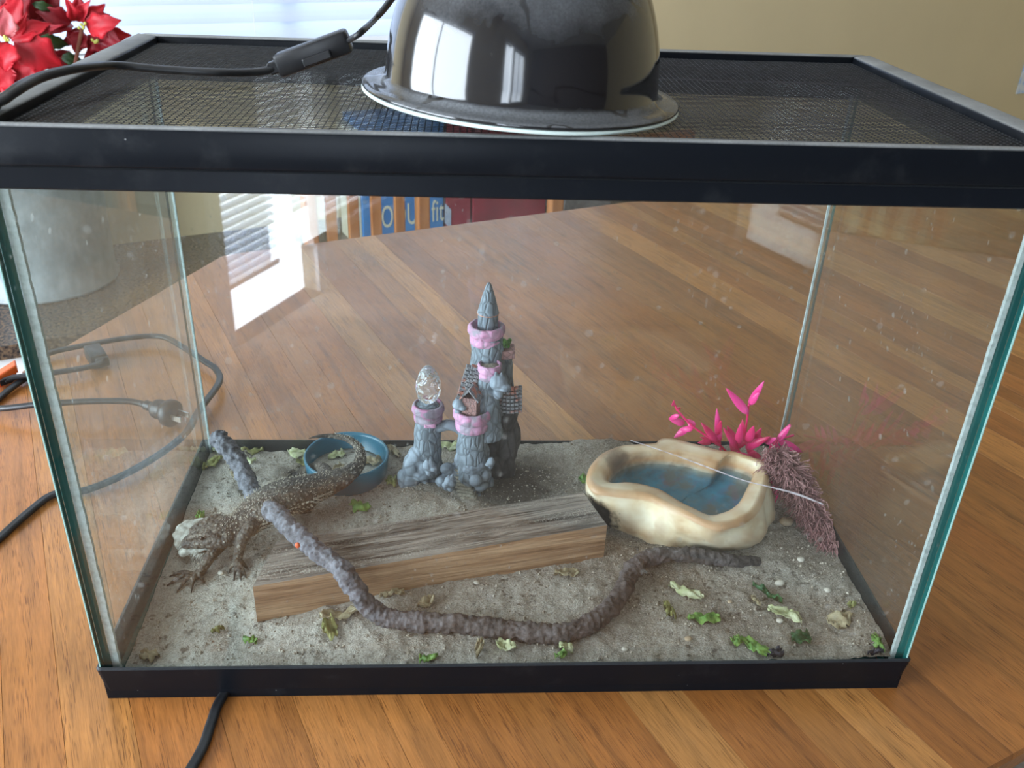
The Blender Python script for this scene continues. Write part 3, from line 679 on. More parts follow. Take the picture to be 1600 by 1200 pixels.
def between(A, B, t, z, bulge=0, disp=0, sd=1):
    out = []
    for p, q in zip(A, B):
        r = p.lerp(q, t); r.z = z; d_ = (V((r.x, r.y, 0))-cen).normalized()
        n_ = nz((r.x, r.y, z*.55), 34, sd)+.5*nz((r.x, r.y, z), 80, sd+2)
        out.append(r+d_*(bulge+disp*n_))
    return out
rings = [between(bC, oC, 0, BZ-.006, -.004), between(bC, oC, .06, BZ+.004, .0, .004), between(bC, oC, .2, BZ+.011, .003, .006), between(bC, oC, .36, BZ+.018, .0035, .007), between(bC, oC, .52, BZ+.025, .003, .007), between(bC, oC, .68, BZ+.032, .0025, .006), between(bC, oC, .84, BZ+.039, .001, .004), between(bC, oC, .97, BZ+.0440, .0, .002)]
def wob(L_, a=.0015): return [p+V((0, 0, a*nz(p, 45, 9))) for p in L_]
rings += [wob(oC), wob([p.lerp(q, .55)+V((0, 0, .0018)) for p, q in zip(oC, cC)]), wob(cC), wob([p.lerp(q, .6)+V((0, 0, .0006)) for p, q in zip(cC, iC)]), wob(iC)]
rings += [scl(iC, .985, .066), scl(iC, .965, .060), scl(iC, .93, .053), scl(iC, .89, .046, .001), scl(iC, .6, .043), scl(iC, .2, .042)]
nR = len(oC); mi = []
b = MB(); vs = [v for r_ in rings for v in r_]
fs = [(i*nR+k, i*nR+(k+1) % nR, (i+1)*nR+(k+1) % nR, (i+1)*nR+k) for i in range(len(rings)-1) for k in range(nR)]+[tuple((len(rings)-1)*nR+k for k in range(nR))]
b.add(vs, fs)
def basinm():
    n = NT('basin_resin'); v = n.co(); z = n.n('ShaderNodeSeparateXYZ', {0: n.n('ShaderNodeNewGeometry').outputs['Position']}).outputs[2]
    c = n.ramp(n.noise(v, 26, 4, .6), [(.30, (.50, .31, .17)), (.43, (.72, .58, .37)), (.60, (.82, .74, .55)), (.8, (.86, .80, .66))])
    pt_ = n.n('ShaderNodeNewGeometry').outputs['Pointiness']
    c = n.mix(n.ramp(pt_, [(.44, .8), (.5, 0)]), c, (.40, .19, .07))
    # moulded blue lining below the waterline
    zz_ = n.math('ADD', z, n.math('MULTIPLY_ADD', n.noise(v, 50, 3), .004, -.002))
    p = n.n('ShaderNodeNewGeometry').outputs['Position']
    dist = n.n('ShaderNodeVectorMath', {0: n.n('ShaderNodeVectorMath', {0: p, 1: (1, 1, 0)}, operation='MULTIPLY').outputs[0], 1: tuple(cen)}, operation='DISTANCE').outputs['Value']
    attr = n.n('ShaderNodeAttribute', attribute_name='lining').outputs['Fac']
    c = n.mix(n.math('MULTIPLY', attr, n.ramp(zz_, [(.050, 1), (.062, .0)])), c, n.ramp(n.noise(v, 60, 4), [(.3, (.08, .17, .23)), (.6, (.07, .33, .50))]))
    c = n.mix(n.math('MULTIPLY', attr, n.math('MULTIPLY', n.ramp(n.noise(v, 32, 4), [(.48, 0), (.62, .8)]), n.ramp(zz_, [(.066, 1), (.072, 0)]))), c, (.22, .17, .12))
    c = n.mix(n.math('MULTIPLY', attr, n.ramp(zz_, [(.058, 0), (.061, .7), (.064, .6), (.070, 0)])), c, (.60, .30, .12))
    # dirt splashed on the left foot
    q = n.n('ShaderNodeVectorMath', {0: p, 1: tuple(at(940, 800, .04))}, operation='DISTANCE').outputs['Value']
    q = n.math('ADD', q, n.math('MULTIPLY_ADD', n.noise(v, 90, 5, .7), .03, -.015))
    c = n.mix(n.ramp(q, [(.018, 1), (.021, 0)]), c, (.03, .022, .016))
    q = n.n('ShaderNodeVectorMath', {0: p, 1: tuple(at(968, 720, .071))}, operation='DISTANCE').outputs['Value']
    q = n.math('ADD', q, n.math('MULTIPLY_ADD', n.noise(v, 60, 5, .7), .024, -.012))
    c = n.mix(n.ramp(q, [(.010, .85), (.020, 0)]), c, (.17, .12, .085))
    return n.done(n.bsdf(c, n.ramp(n.noise(v, 80), [(.3, .32), (.7, .6)]), Normal=n.bump(n.noise(v, 120, 5), .2, .001)))
basin = empty('water_basin', V((cen.x, cen.y, BZ)), 'cream rock shaped water basin with blue inside, right of the timber', 'basin')
o = b.build('basin_shell', basinm(), basin, smooth=True)
at_ = o.data.attributes.new('lining', 'FLOAT', 'POINT'); at_.data.foreach_set('value', [1.0 if i >= nR*12 else 0.0 for i in range(len(vs))])
n = NT('water'); M['water'] = n.done(n.mixs(n.math('MULTIPLY_ADD', n.math('POWER', n.n('ShaderNodeLayerWeight', {0: .5}).outputs['Facing'], 5), .9, .03), n.n('ShaderNodeBsdfTransparent', {0: (.84, .88, .88)}), n.n('ShaderNodeBsdfGlossy', {'Roughness': .03})))
MB().add(scl(iC, .952, .0575), [tuple(range(nR))]).build('water', M['water'], basin)

# ------------------------------------------------------------------ castle ornament
def castlem(name, c1, c2, dark, pink=None, stretch=(1, 1, .45), vs_=170, bstr=.9):
    n = NT(name); v = n.co(stretch)
    cell = n.voro(v, vs_, 'DISTANCE_TO_EDGE'); crack = n.ramp(cell, [(.0, 1), (.13, 0)])
    c = n.ramp(n.noise(n.co(), 90, 5), [(.3, c1), (.7, c2)])
    c = n.mix(n.math('MULTIPLY', crack, .55), c, dark)
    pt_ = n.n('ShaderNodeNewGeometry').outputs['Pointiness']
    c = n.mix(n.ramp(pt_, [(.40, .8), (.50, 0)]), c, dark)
    if pink: c = n.mix(n.ramp(n.noise(n.co(), 75, 3), [(.52, 0), (.60, .85)]), c, pink)
    return n.done(n.bsdf(c, .75, Normal=n.bump(n.ramp(cell, [(0, 0), (.2, 1)]), bstr, .0010)))
GB = ((.15, .18, .21), (.25, .29, .33), (.05, .055, .065))
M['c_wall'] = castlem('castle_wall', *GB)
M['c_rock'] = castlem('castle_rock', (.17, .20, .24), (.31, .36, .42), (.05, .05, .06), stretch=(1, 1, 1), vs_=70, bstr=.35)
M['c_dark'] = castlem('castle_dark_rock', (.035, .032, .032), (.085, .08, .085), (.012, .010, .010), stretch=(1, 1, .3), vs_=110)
M['c_pink'] = castlem('castle_pink', (.50, .20, .34), (.66, .36, .52), (.30, .22, .28), (.27, .25, .29), stretch=(1, 1, 1), vs_=90, bstr=.5)
M['c_mauve'] = castlem('castle_mauve', (.24, .20, .25), (.34, .28, .33), (.12, .10, .12), (.46, .18, .31), stretch=(1, 1, 1), vs_=80, bstr=.4)
M['c_roof'] = castlem('castle_roof', (.19, .20, .22), (.28, .27, .28), (.06, .05, .05), (.50, .17, .10), stretch=(1, 1, 1), vs_=260, bstr=.6)
M['c_house'] = castlem('castle_house', (.25, .13, .12), (.34, .18, .16), (.08, .05, .05), stretch=(1, 1, 1), vs_=240, bstr=.5)
M['moss'] = mat('moss_green', (.03, .10, .015), (.10, .26, .04), .9, 200, bump=1, bs=400)
M['dustsand'] = mat('settled_sand', (.22, .19, .14), (.40, .37, .30), .95, 500, bump=1, bs=900)
cas = empty('castle_ornament', atS(700, 770), 'grey blue castle ornament with pink collars and spires in front of the back glass', 'ornament')
CY = .245
def cp(px, py, dy=0): return atY(px, py, CY+dy)
K = .00062
def tower(name, px, ytop, ybot, r0, r1, dy=0, m='c_wall', lean=0):
    a = cp(px+lean, ytop, dy); b_ = cp(px, ybot, dy); h = a.z-b_.z; ax = (a-b_)
    L_ = ax.length; pr = [(lerp(r1, r0, q/14)*(1+.04*sin(q*1.7)), L_*q/14) for q in range(15)]
    return MB().lathe(pr, b_, 28, ax=ax, disp=lambda an, z: .05*nz((cos(an), sin(an), z*30), 2.3, px)).build(name, M[m], cas, smooth=True)
def collar(px, py, r, h, dy=0, m='c_pink', cren=True, name='collar', fill=True):
    c_ = cp(px, py, dy)
    pr = [(r*.80, -h*.62), (r*.90, -h*.55), (r*.92, -h*.25), (r*.84, -h*.18), (r*.95, -h*.05), (r*1.04, h*.12), (r*1.0, h*.34), (r*.93, h*.48), (r*.80, h*.50), (r*.76, h*.2)]
    o_ = MB().lathe(pr, c_, 40, disp=(lambda a, z: .035*sin(9*a) if z > h*.2 else .01*sin(5*a)) if cren else None).build(name, M[m], cas, smooth=True)
    if fill: MB().lathe([(r*.80, h*.05), (r*.80, h*.30), (r*.4, h*.36), (r*.05, h*.38)], c_, 24, disp=lambda a, z: .05*sin(4*a)).build('sand_top', M['dustsand'], cas, smooth=True)
    return c_
# towers
tower('tower', 668, 632, 735, .0108, .0150, .0)                 # left
collar(669, 642, .0150, .016, 0, 'c_mauve', cren=False)
MB().obox(cp(672, 665, -.0118), V((.0055, 0, 0)), V((0, .002, 0)), V((0, 0, .0022))).build('pink_patch', M['c_pink'], cas, bevel=.001)
tower('tower', 738, 655, 745, .0128, .0165, -.012)              # middle front
collar(738, 652, .0175, .019, -.012)
tower('tower', 762, 520, 640, .0142, .0185, .012)              # main
collar(760, 520, .0168, .017, .012, fill=False)
sp = cp(762, 519, .012); tp = cp(764, 441, .012); h = (tp-sp).length
MB().lathe([(.0095, 0), (.0092, h*.38), (.0099, h*.40), (.0094, h*.44), (.006, h*.72), (.0024, h*.95), (.0012, h*.99), (.0002, h)], sp, 28, ax=tp-sp).build('spire', M['c_wall'], cas, smooth=True)
q = sp+(tp-sp)*.395; MB().lathe([(.0096, -.0006), (.0102, 0), (.0096, .0006)], q, 28, ax=tp-sp).build('spire_band', mat('salmon_paint', (.55, .25, .16), rough=.6), cas, smooth=True, label='salmon painted ring on the spire')
tower('turret', 786, 548, 690, .0080, .0135, .022, 'c_wall')       # back right turret
MB().obox(cp(789, 550, .012), V((.0088, 0, .001)), V((0, .008, 0)), V((0, 0, .0045))).build('planter', M['c_house'], cas, bevel=.001, label='pink planter box')
b = MB()
for i in range(26): b.ell(cp(787+random.uniform(-10, 10), 538+random.uniform(-7, 4), .012+random.uniform(-.005, .005)), random.uniform(.0016, .0032), 6)
b.build('moss', M['moss'], cas, label='green moss tuft')
tower('tower', 762, 585, 680, .0085, .0145, -.006)
collar(765, 578, .0112, .014, -.006)
# sloping stone roof on the left shoulder of the main tower
b = MB()
for i in range(9):
    for j in range(4):
        p = lerp(cp(742, 572, -.004), cp(726, 622, -.004), i/8)+V((.0048*(j-1.2), -.002*math.sin(j), -.001*abs(j-1.5)))
        b.obox(p, V((.0023, 0, -.0006)), V((0, .003, 0)), V((.0003, 0, .0017)))
b.build('roof_tile', M['c_roof'], cas, kind='stuff', bevel=.0004)
b = MB()
for i in range(7):
    for j in range(6):
        p = lerp(cp(797, 604, -.002), cp(797, 640, -.002), i/6)+V((.0038*(j-2.5), -.004*cos((j-2.5)*.5), 0))
        b.obox(p, V((.0017, 0, 0)), V((0, .002, 0)), V((0, 0, .0014)))
b.build('roof_tile', M['c_roof'], cas, kind='stuff', bevel=.0004)
# little gabled house on the middle tower
hc = cp(737, 634, -.016)
MB().obox(hc, V((.0085, -.003, 0))*.75, V((.003, .0075, 0))*.75, V((0, 0, .0105))).build('little_house', M['c_house'], cas)
b = MB(); u = V((.0085, -.003, 0)); w2 = V((.003, .0075, 0))
ap = hc+V((0, 0, .0185))
for sg in (-1, 1):
    ev = hc+u*sg*1.0+V((0, 0, .0085)); b.hexa([ap-w2, ev-w2, ev+w2, ap+w2, ap-w2+V((0, 0, .0018)), ev-w2+V((0, 0, .0018)), ev+w2+V((0, 0, .0018)), ap+w2+V((0, 0, .0018))])
b.build('house_roof', M['c_roof'], cas)
# dark rocky bulk behind and right
def blob(pts, vox=.0016, disp=.12, s_=90):
    b_ = MB()
    for (x, y, dy, r) in pts:
        r = r if hasattr(r, '__len__') else (r, r, r)
        b_.ell(cp(x, y, dy), [q*K*1.0 for q in r], 14, disp=lambda p: disp*nz(p, s_, 3)+disp*.5*nz(p, s_*2.6, 4))
    return b_
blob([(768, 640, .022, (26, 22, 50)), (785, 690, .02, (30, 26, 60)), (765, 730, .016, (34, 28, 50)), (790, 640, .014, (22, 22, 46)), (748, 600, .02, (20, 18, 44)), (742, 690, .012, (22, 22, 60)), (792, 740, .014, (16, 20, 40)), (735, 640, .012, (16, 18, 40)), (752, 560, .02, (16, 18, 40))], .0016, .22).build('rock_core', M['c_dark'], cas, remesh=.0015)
# pale lumpy rocks at the foot
L1 = [(655, 712, -.004, (18, 16, 22)), (645, 730, -.006, (17, 16, 24)), (640, 752, -.004, (20, 16, 26)), (628, 748, 0, (9, 10, 18)), (668, 730, -.012, (13, 12, 12)), (658, 742, -.012, (14, 10, 10)), (650, 775, -.002, (18, 14, 18)),
      (676, 716, -.002, (14, 12, 12)), (636, 770, 0, (12, 12, 22)), (675, 775, 0, (5, 6, 24)), (665, 760, -.006, (5, 6, 26)), (686, 766, -.010, (4, 5, 24)), (652, 782, -.018, (14, 12, 10)), (632, 776, -.014, (8, 8, 14)), (668, 778, -.016, (5, 5, 16)), (640, 788, -.02, (12, 10, 6)), (690, 745, .004, (26, 20, 10)), (700, 765, .012, (34, 18, 24))]
blob(L1, .0013, .16).build('rock_foot', M['c_rock'], cas, remesh=.0013)
L2 = [(722, 718, -.012, (13, 12, 16)), (735, 730, -.022, (14, 12, 13)), (748, 726, -.020, (12, 12, 12)), (757, 742, -.018, (12, 12, 14)), (742, 748, -.024, (12, 12, 12)), (752, 757, -.020, (13, 12, 10)), (766, 722, -.014, (8, 8, 8)),
      (735, 776, -.026, (10, 10, 12)), (728, 784, -.030, (9, 9, 7)), (745, 778, -.026, (9, 9, 8)), (735, 772, -.020, (10, 10, 12)), (742, 764, -.018, (12, 10, 12)), (765, 755, -.01, (8, 8, 14)), (700, 732, -.014, (13, 10, 9)), (690, 752, -.02, (10, 10, 8)), (702, 757, -.022, (12, 10, 11)), (712, 742, -.016, (9, 9, 10)), (722, 700, -.006, (10, 10, 26)), (752, 706, -.004, (14, 14, 26))]
blob(L2, .0013, .16).build('rock_foot', M['c_rock'], cas, remesh=.0013)
# steps between them
b = MB()
for i in range(9):
    p = lerp(cp(712, 732, -.014), cp(733, 776, -.030), i/8); b.obox(p, V((.0075, -.002, 0)), V((.001, .004, 0)), V((0, 0, .0011)))
b.build('step', M['dustsand'], cas, kind='stuff')
# bridge
bp = catmull([cp(684, 668, -.003), cp(700, 664, -.006), cp(716, 668, -.008), cp(726, 682, -.009), cp(728, 705, -.009)], 6)
MB().tube(bp, [(.0062, .0050)]*len(bp), 12).build('bridge', M['c_rock'], cas, smooth=True)
# smiling stone beasts: rounded heads with snouts and horns
def beast(px, py, dy, r, dirx=1):
    c_ = cp(px, py, dy); b_ = MB().ell(c_, (r, r*.9, r), 12).ell(c_+V((dirx*r*.7, -r*.5, -r*.35)), (r*.7, r*.6, r*.45), 10).ell(c_+V((-dirx*r*.3, 0, r*.9)), (r*.25, r*.25, r*.5), 8).ell(c_+V((dirx*r*.3, 0, r*.9)), (r*.22, r*.22, r*.4), 8).ell(c_+V((0, .001, -r*1.3)), (r*.6, r*.6, r*.8), 10)
    b_.build('stone_beast', M['c_rock'], cas, remesh=.0009)
beast(779, 598, -.018, .0085, 1); beast(716, 632, -.018, .0058, 1); beast(670, 727, -.026, .006, 1); beast(767, 722, -.024, .0042, -1); beast(704, 752, -.034, .006, -1)
# faceted clear egg
n = NT('clear_crystal'); M['crystal'] = n.done(n.bsdf((.97, .98, 1), .03, Transmission_Weight=.92, IOR=1.45, Specular_IOR_Level=.8))
ec = cp(669, 601); b = MB(); vs = []; rows = 9; sg = 12
for i in range(1, rows):
    th = pi*i/rows; rr_ = .0118*sin(th)*(1-.16*cos(th)); zz_ = .0200*cos(th)
    for k in range(sg):
        a = 2*pi*(k+.5*(i % 2))/sg; vs.append(ec+V((rr_*cos(a), rr_*sin(a), zz_)))
fs = []
for i in range(rows-2):
    for k in range(sg):
        a, a2, b0, b2 = i*sg+k, i*sg+(k+1) % sg, (i+1)*sg+k, (i+1)*sg+(k+1) % sg
        fs += ([(b0, b2, a), (b2, a2, a)] if i % 2 else [(b0, a2, a), (b0, b2, a2)])
vs += [ec+V((0, 0, .0205)), ec-V((0, 0, .0203))]
fs += [(k, (k+1) % sg, len(vs)-2) for k in range(sg)]+[((rows-2)*sg+(k+1) % sg, (rows-2)*sg+k, len(vs)-1) for k in range(sg)]
b.add(vs, fs).build('crystal_egg', M['crystal'], cas, label='clear faceted crystal egg')

# ------------------------------------------------------------------ plants
M['pink_leaf'] = mat('pink_plastic', (.70, .012, .10), (.85, .03, .20), .35, 60, Subsurface_Weight=.15)
M['pink_leaf2'] = mat('pink_plastic_light', (.86, .04, .26), (.90, .10, .36), .35, 60)
def leaf(a, b_, wd, nrm=None, bend=0, n=7, fold=.25, sharp=1.0):
    a = V(a); b_ = V(b_); t = (b_-a); L_ = t.length; t.normalize(); side = (nrm or (CP-a).normalized()).cross(t).normalized(); up = t.cross(side)
    rows = []
    for i in range(n+1):
        q = i/n; ww = wd*sin(pi*min(1, q**.75*1.0))**.8*(1-.25*q)+.0002 if i not in (0, n) else .0002
        c_ = a+t*(L_*q)+up*(bend*sin(pi*q))
        rows.append([c_-side*ww+up*fold*ww, c_, c_+side*ww+up*fold*ww])
    return rows
pinkp = empty('pink_plant', atS(1180, 735), 'hot pink plastic plant with pointed leaves behind the water basin', 'plant')
PY = .262
def pp(x, y, d_=0): return atY(x, y, PY+d_)
stems = [[(1178, 730), (1165, 690), (1168, 650), (1170, 632)], [(1175, 735), (1140, 710), (1120, 692), (1085, 668), (1062, 645), (1052, 628)], [(1180, 735), (1205, 700), (1215, 688), (1240, 680)], [(1170, 735), (1155, 705), (1146, 685)], [(1190, 740), (1198, 722), (1202, 705)], [(1160, 735), (1132, 715), (1125, 700)]]
for i, sp_ in enumerate(stems):
    P = catmull([pp(x, y, .006*sin(i*2+k)) for k, (x, y) in enumerate(sp_)], 5); MB().tube(P, .0012, 6).build('stem', M['pink_leaf'], pinkp, smooth=True)
LV = [(1170, 648, 1134, 606, 7, 1), (1170, 634, 1194, 595, 6, 1), (1172, 632, 1187, 612, 5, 1), (1062, 648, 1045, 655, 4, 1), (1070, 662, 1045, 655, 6, 1), (1075, 668, 1053, 684, 6, 1), (1085, 668, 1074, 655, 6, 1), (1084, 669, 1063, 672, 5, 1), (1056, 640, 1064, 637, 3, 0), (1052, 634, 1053, 625, 3, 0),
      (1122, 690, 1095, 660, 5, 0), (1118, 690, 1094, 683, 4, 0), (1124, 694, 1120, 638, 6, 1), (1120, 680, 1127, 657, 5, 0), (1112, 690, 1090, 692, 5, 0), (1126, 696, 1100, 672, 5, 0),
      (1154, 700, 1136, 665, 7, 0), (1152, 698, 1158, 660, 6, 0), (1155, 705, 1130, 668, 5, 0), (1148, 708, 1140, 682, 5, 0), (1162, 690, 1160, 655, 5, 0), (1168, 692, 1178, 665, 7, 0), (1172, 700, 1190, 668, 7, 0), (1150, 698, 1168, 688, 6, 0), (1165, 700, 1204, 682, 7, 0),
      (1214, 690, 1236, 664, 5, 1), (1214, 688, 1235, 662, 4, 1), (1215, 688, 1254, 707, 7, 1), (1200, 690, 1222, 706, 6, 1), (1195, 692, 1214, 684, 5, 1), (1192, 690, 1172, 672, 5, 0), (1196, 728, 1205, 695, 6, 0), (1190, 730, 1202, 712, 6, 0), (1180, 725, 1150, 705, 8, 0), (1172, 728, 1145, 715, 9, 0), (1185, 722, 1170, 700, 9, 0), (1200, 735, 1193, 712, 7, 0), (1165, 725, 1180, 705, 9, 0), (1205, 745, 1200, 720, 6, 0)]
for i, (x0_, y0_, x1_, y1_, wd, lt_) in enumerate(LV):
    d0 = .006*sin(i*1.7); 
    MB().sheet(leaf(pp(x0_, y0_, d0), pp(x1_, y1_, d0+random.uniform(-.012, .008)), wd*K*1.05, bend=random.uniform(-.002, .003)), .0005).build('leaf', M['pink_leaf2' if lt_ else 'pink_leaf'], pinkp, smooth=True)
# lower pink stalks squeezed between basin and the maroon plant
for i in range(7):
    a = at(1206+i, 800-i*10, .03); b_ = a+V((random.uniform(-.004, .006), random.uniform(0, .02), .03))
    MB().sheet(leaf(a, b_, .003), .0005).build('leaf', M['pink_leaf'], pinkp, smooth=True)
M['maroon'] = mat('maroon_fronds', (.20, .085, .085), (.36, .20, .19), .8, 60)
mar = empty('maroon_plant', atS(1260, 790), 'dusty maroon fuzzy plastic plant leaning on the right glass', 'plant')
def clampx(p): p.x = min(p.x, W-.0105); p.y = min(p.y, D-.011); p.z = max(p.z, sz(p.x, p.y)+.0005); return p
mp = catmull([at(1215, 712, .085), at(1228, 735, .075), at(1245, 760, .062), at(1262, 790, .052), at(1280, 820, .042), at(1298, 850, .032)], 10)
mp = [clampx(p) for p in mp]
MB().tube(mp, .0022, 7).build('stem', M['maroon'], mar, smooth=True)
b = MB(); rm = random.Random(11)
for i in range(2400):
    q = rm.random(); p = mp[int(q*(len(mp)-1))]; wd = lerp(.027, .012, q) if q > .15 else .018
    a = rm.uniform(0, 2*pi); d_ = V((cos(a), .6*sin(a)-.2, rm.uniform(-.5, .9))).normalized(); L_ = wd*rm.uniform(.5, 1.15)
    k1 = p+d_*L_*.5+V((rm.uniform(-.002, .002),)*3); k2 = p+d_*L_*.85+V((rm.uniform(-.003, .003), rm.uniform(-.004, .001), rm.uniform(-.005, .001))); k3 = k2+V((rm.uniform(-.004, .004), rm.uniform(-.004, .002), rm.uniform(-.005, -.001)))
    b.tube([clampx(V(x)) for x in (p, k1, k2, k3)], [.0006, .0006, .0005, .0003], 3)
b.build('fronds', M['maroon'], mar, kind='stuff')
# tan pebbles beside the plants
M['pebble'] = mat('tan_pebble', (.34, .24, .14), (.55, .45, .33), .5, 60)
M['pale_pebble'] = mat('pale_pebble', (.50, .46, .38), (.68, .64, .56), .6, 60)
for x, y, r, m_, lb in [(1228, 815, .0065, 'pebble', 'tan pebble beside the maroon plant, right of the basin'), (1219, 970, .0030, 'pale_pebble', 'pale pebble between basin and lettuce at the right'), (1218, 911, .0042, 'pale_pebble', 'largest pale pebble on open sand right of the vine end'), (1251, 874, .0034, 'pale_pebble', 'pale pebble just below the maroon plant'),
                        (1293, 922, .0032, 'pale_pebble', 'pale pebble near the right glass'), (976, 1014, .0026, 'pale_pebble', 'small white pebble near the front glass below the vine bend'), (745, 910, .0028, 'pale_pebble', 'small white pebble beside the timber front edge'), (345, 895, .0028, 'pale_pebble', 'white pebble on sand between lizard foot and timber'), (1140, 940, .0022, 'pebble', 'tiny tan pebble on sand left of the big lettuce'), (1075, 998, .0030, 'pebble', 'tan pebble on sand below the green lettuce')]:
    c_ = atS(x, y, r*.35); sd_ = random.random()*50
    MB().ell(c_, (r, r*.8, r*.6), 12, disp=lambda p: .22*nz(p, 260, sd_)).build('pebble', M[m_], smooth=True, label=lb, cat='pebble', origin=c_)

# ------------------------------------------------------------------ food scraps
LC = {'green': ((.07, .20, .03), (.26, .42, .09)), 'pale': ((.40, .44, .20), (.62, .63, .40)), 'dry': ((.26, .20, .11), (.50, .43, .27)), 'olive': ((.16, .17, .04), (.34, .33, .12)), 'dark': ((.015, .06, .02), (.05, .15, .05)), 'black': ((.02, .02, .03), (.06, .06, .08))}
for k_, (a, b_) in LC.items():
    M['l_'+k_] = mat('scrap_'+k_, a, b_, .5, 110, bump=.5, bs=300, Subsurface_Weight=.1)
def scrap(px, py, L_, Wd, ang, kind, lb, hgt=.0065, dh=.0015, base=None):
    c_ = base or atS(px, py, dh); rs = random.Random(int(px*7+py)); sd_ = rs.random()*90; n1, n2 = 12, 7; rows = []
    for i in range(n1+1):
        r_ = []
        for j in range(n2+1):
            u_ = i/n1-.5; v_ = j/n2-.5; env = .45+.55*cos(pi*u_)+.45*nz((u_*5, sd_, 0), 2, 5); x = u_*L_; y = v_*Wd*env+Wd*.35*nz((u_*2, sd_, 1), 1.5, 2)
            z = hgt*(.7*nz((u_*3, v_*3, sd_), 1.2, 1)+.5*nz((u_*8, v_*8, sd_), 1, 2)+.30*abs(sin(v_*7+u_*3))); x += L_*.08*nz((u_*9, v_*9, sd_), 1, 4); y += Wd*.15*nz((u_*9, v_*9, sd_), 1, 7)
            p = V((c_.x+x*cos(ang)-y*sin(ang), c_.y+x*sin(ang)+y*cos(ang), 0)); 
            p.x = min(max(p.x, .0105), W-.0105); p.y = min(max(p.y, .0105), D-.0105)
            g = sz(p.x, p.y) if base is None else c_.z
            p.z = max(g+.0004, g+dh*.6+z+hgt*.25); r_.append(p)
        rows.append(r_)
    nm = 'lettuce_scrap' if kind in ('green', 'pale', 'dark', 'olive') else 'dried_leaf'
    MB().sheet(rows, .0004).build(nm, M['l_'+kind], smooth=True, label=lb, cat='food scrap' if nm[0] == 'l' else 'dry leaf', origin=c_)
SC = [(1100, 968, .026, .010, -.1, 'green', 'bright green lettuce scrap on sand near the lower right of the vine bend'),
      (1150, 1004, .010, .008, .6, 'green', 'tiny green lettuce scrap left of the longest front scrap'),
      (1178, 1012, .026, .011, -.7, 'green', 'long curled green lettuce scrap by the front glass at the right'),
      (1225, 962, .028, .011, -.5, 'pale', 'pale green lettuce scrap above the dark green one'),
      (1252, 998, .018, .013, .3, 'dark', 'dark green leafy scrap near the front right'),
      (1198, 930, .028, .003, -.9, 'dark', 'thin dark green stalk on the sand right of the vine'),
      (1072, 925, .030, .008, -.75, 'pale', 'long pale dried lettuce strip right of the vine bend'),
      (1045, 955, .008, .020, .1, 'olive', 'olive wilted lettuce scrap beside the long pale strip'),
      (1312, 972, .020, .018, .4, 'dry', 'tan crumpled dried leaf at the right of the sand'),
      (1330, 945, .007, .005, .2, 'olive', 'tiny yellow green scrap beside the right glass'),
      (1370, 1004, .007, .016, .1, 'green', 'small green scrap in the front right corner'),
      (1208, 1022, .014, .010, .5, 'black', 'small blackened leaf by the front glass'),
      (1368, 1022, .014, .008, .6, 'black', 'blackened leaf bit in the front right corner'),
      (1180, 940, .004, .012, .3, 'dry', 'narrow tan leaf bit left of the pale green scrap'),
      (885, 897, .022, .008, .1, 'dry', 'tan dried leaf near the right end of the timber'),
      (790, 1012, .016, .009, -.5, 'pale', 'pale curled scrap by the front glass below the vine'),
      (750, 1010, .006, .020, -.3, 'dry', 'upright dry leaf curl by the front glass below the vine'),
      (885, 1012, .010, .010, .9, 'pale', 'small pale scrap at the front below the vine bend'),
      (876, 1024, .010, .006, .2, 'green', 'tiny green scrap touching the front glass at the middle'),
      (516, 988, .012, .022, .2, 'olive', 'olive green wilted leaf on sand below the timber'),
      (530, 962, .030, .012, .2, 'dry', 'dry crumpled leaf against the timber front'),
      (667, 945, .016, .010, .8, 'dry', 'dry tan leaf between timber and vine'),
      (392, 1002, .012, .006, -.4, 'green', 'tiny green scrap on pale sand at the front left'),
      (340, 985, .010, .005, .5, 'olive', 'tiny olive scrap at the front left'),
      (235, 1027, .014, .011, .2, 'dry', 'brown flat leaf bit near the front left corner'),
      (670, 1030, .014, .006, .1, 'green', 'small green scrap on the front glass edge left of centre'),
      (378, 742, .020, .014, .4, 'dry', 'dry curled leaf at the left glass behind the vine'),
      (345, 700, .014, .020, -.2, 'pale', 'pale lettuce leaf behind the raised vine end'),
      (330, 725, .028, .010, .9, 'olive', 'olive lettuce strip between left glass and vine'),
      (395, 706, .022, .010, .1, 'olive', 'olive lettuce scrap by the back glass beside the vine end'),
      (391, 722, .012, .006, .2, 'pale', 'small pale scrap right of the raised vine end'),
      (465, 708, .020, .018, -.6, 'pale', 'pale frilly lettuce scrap left of the blue dish'),
      (475, 722, .016, .010, .5, 'olive', 'olive lettuce scrap touching the left of the blue dish'),
      (700, 697, .024, .018, -.3, 'pale', 'pale lettuce leaf under the castle bridge'),
      (615, 705, .008, .026, .5, 'dry', 'tan dry leaf leaning between dish and castle'),
      (612, 755, .010, .014, .2, 'olive', 'olive scrap at the left foot of the castle'),
      (313, 806, .008, .014, .2, 'green', 'tiny green scrap behind the lizard head'),
      (563, 792, .020, .012, -.6, 'green', 'green feathery scrap behind the timber, below the dish'),
      (912, 752, .008, .012, .4, 'green', 'green scrap against the left side of the basin'),
      (432, 960, .026, .006, .3, 'dry', 'thin dry strip along the front left of the timber'),
      (612, 930, .020, .006, .2, 'dry', 'thin dry strip right where the vine leaves the timber')]
for x, y, a, b_, an, kd, lb in SC: scrap(x, y, a, b_, an, kd, lb)
scrap(0, 0, .018, .012, .6, 'pale', 'pale lettuce curl inside the blue dish on the left', .006, base=c+V((-.012, .018, .012)))
scrap(0, 0, .022, .014, .2, 'dry', 'dry frilly scrap inside the blue dish on the right', .006, base=c+V((.022, .006, .0125)))
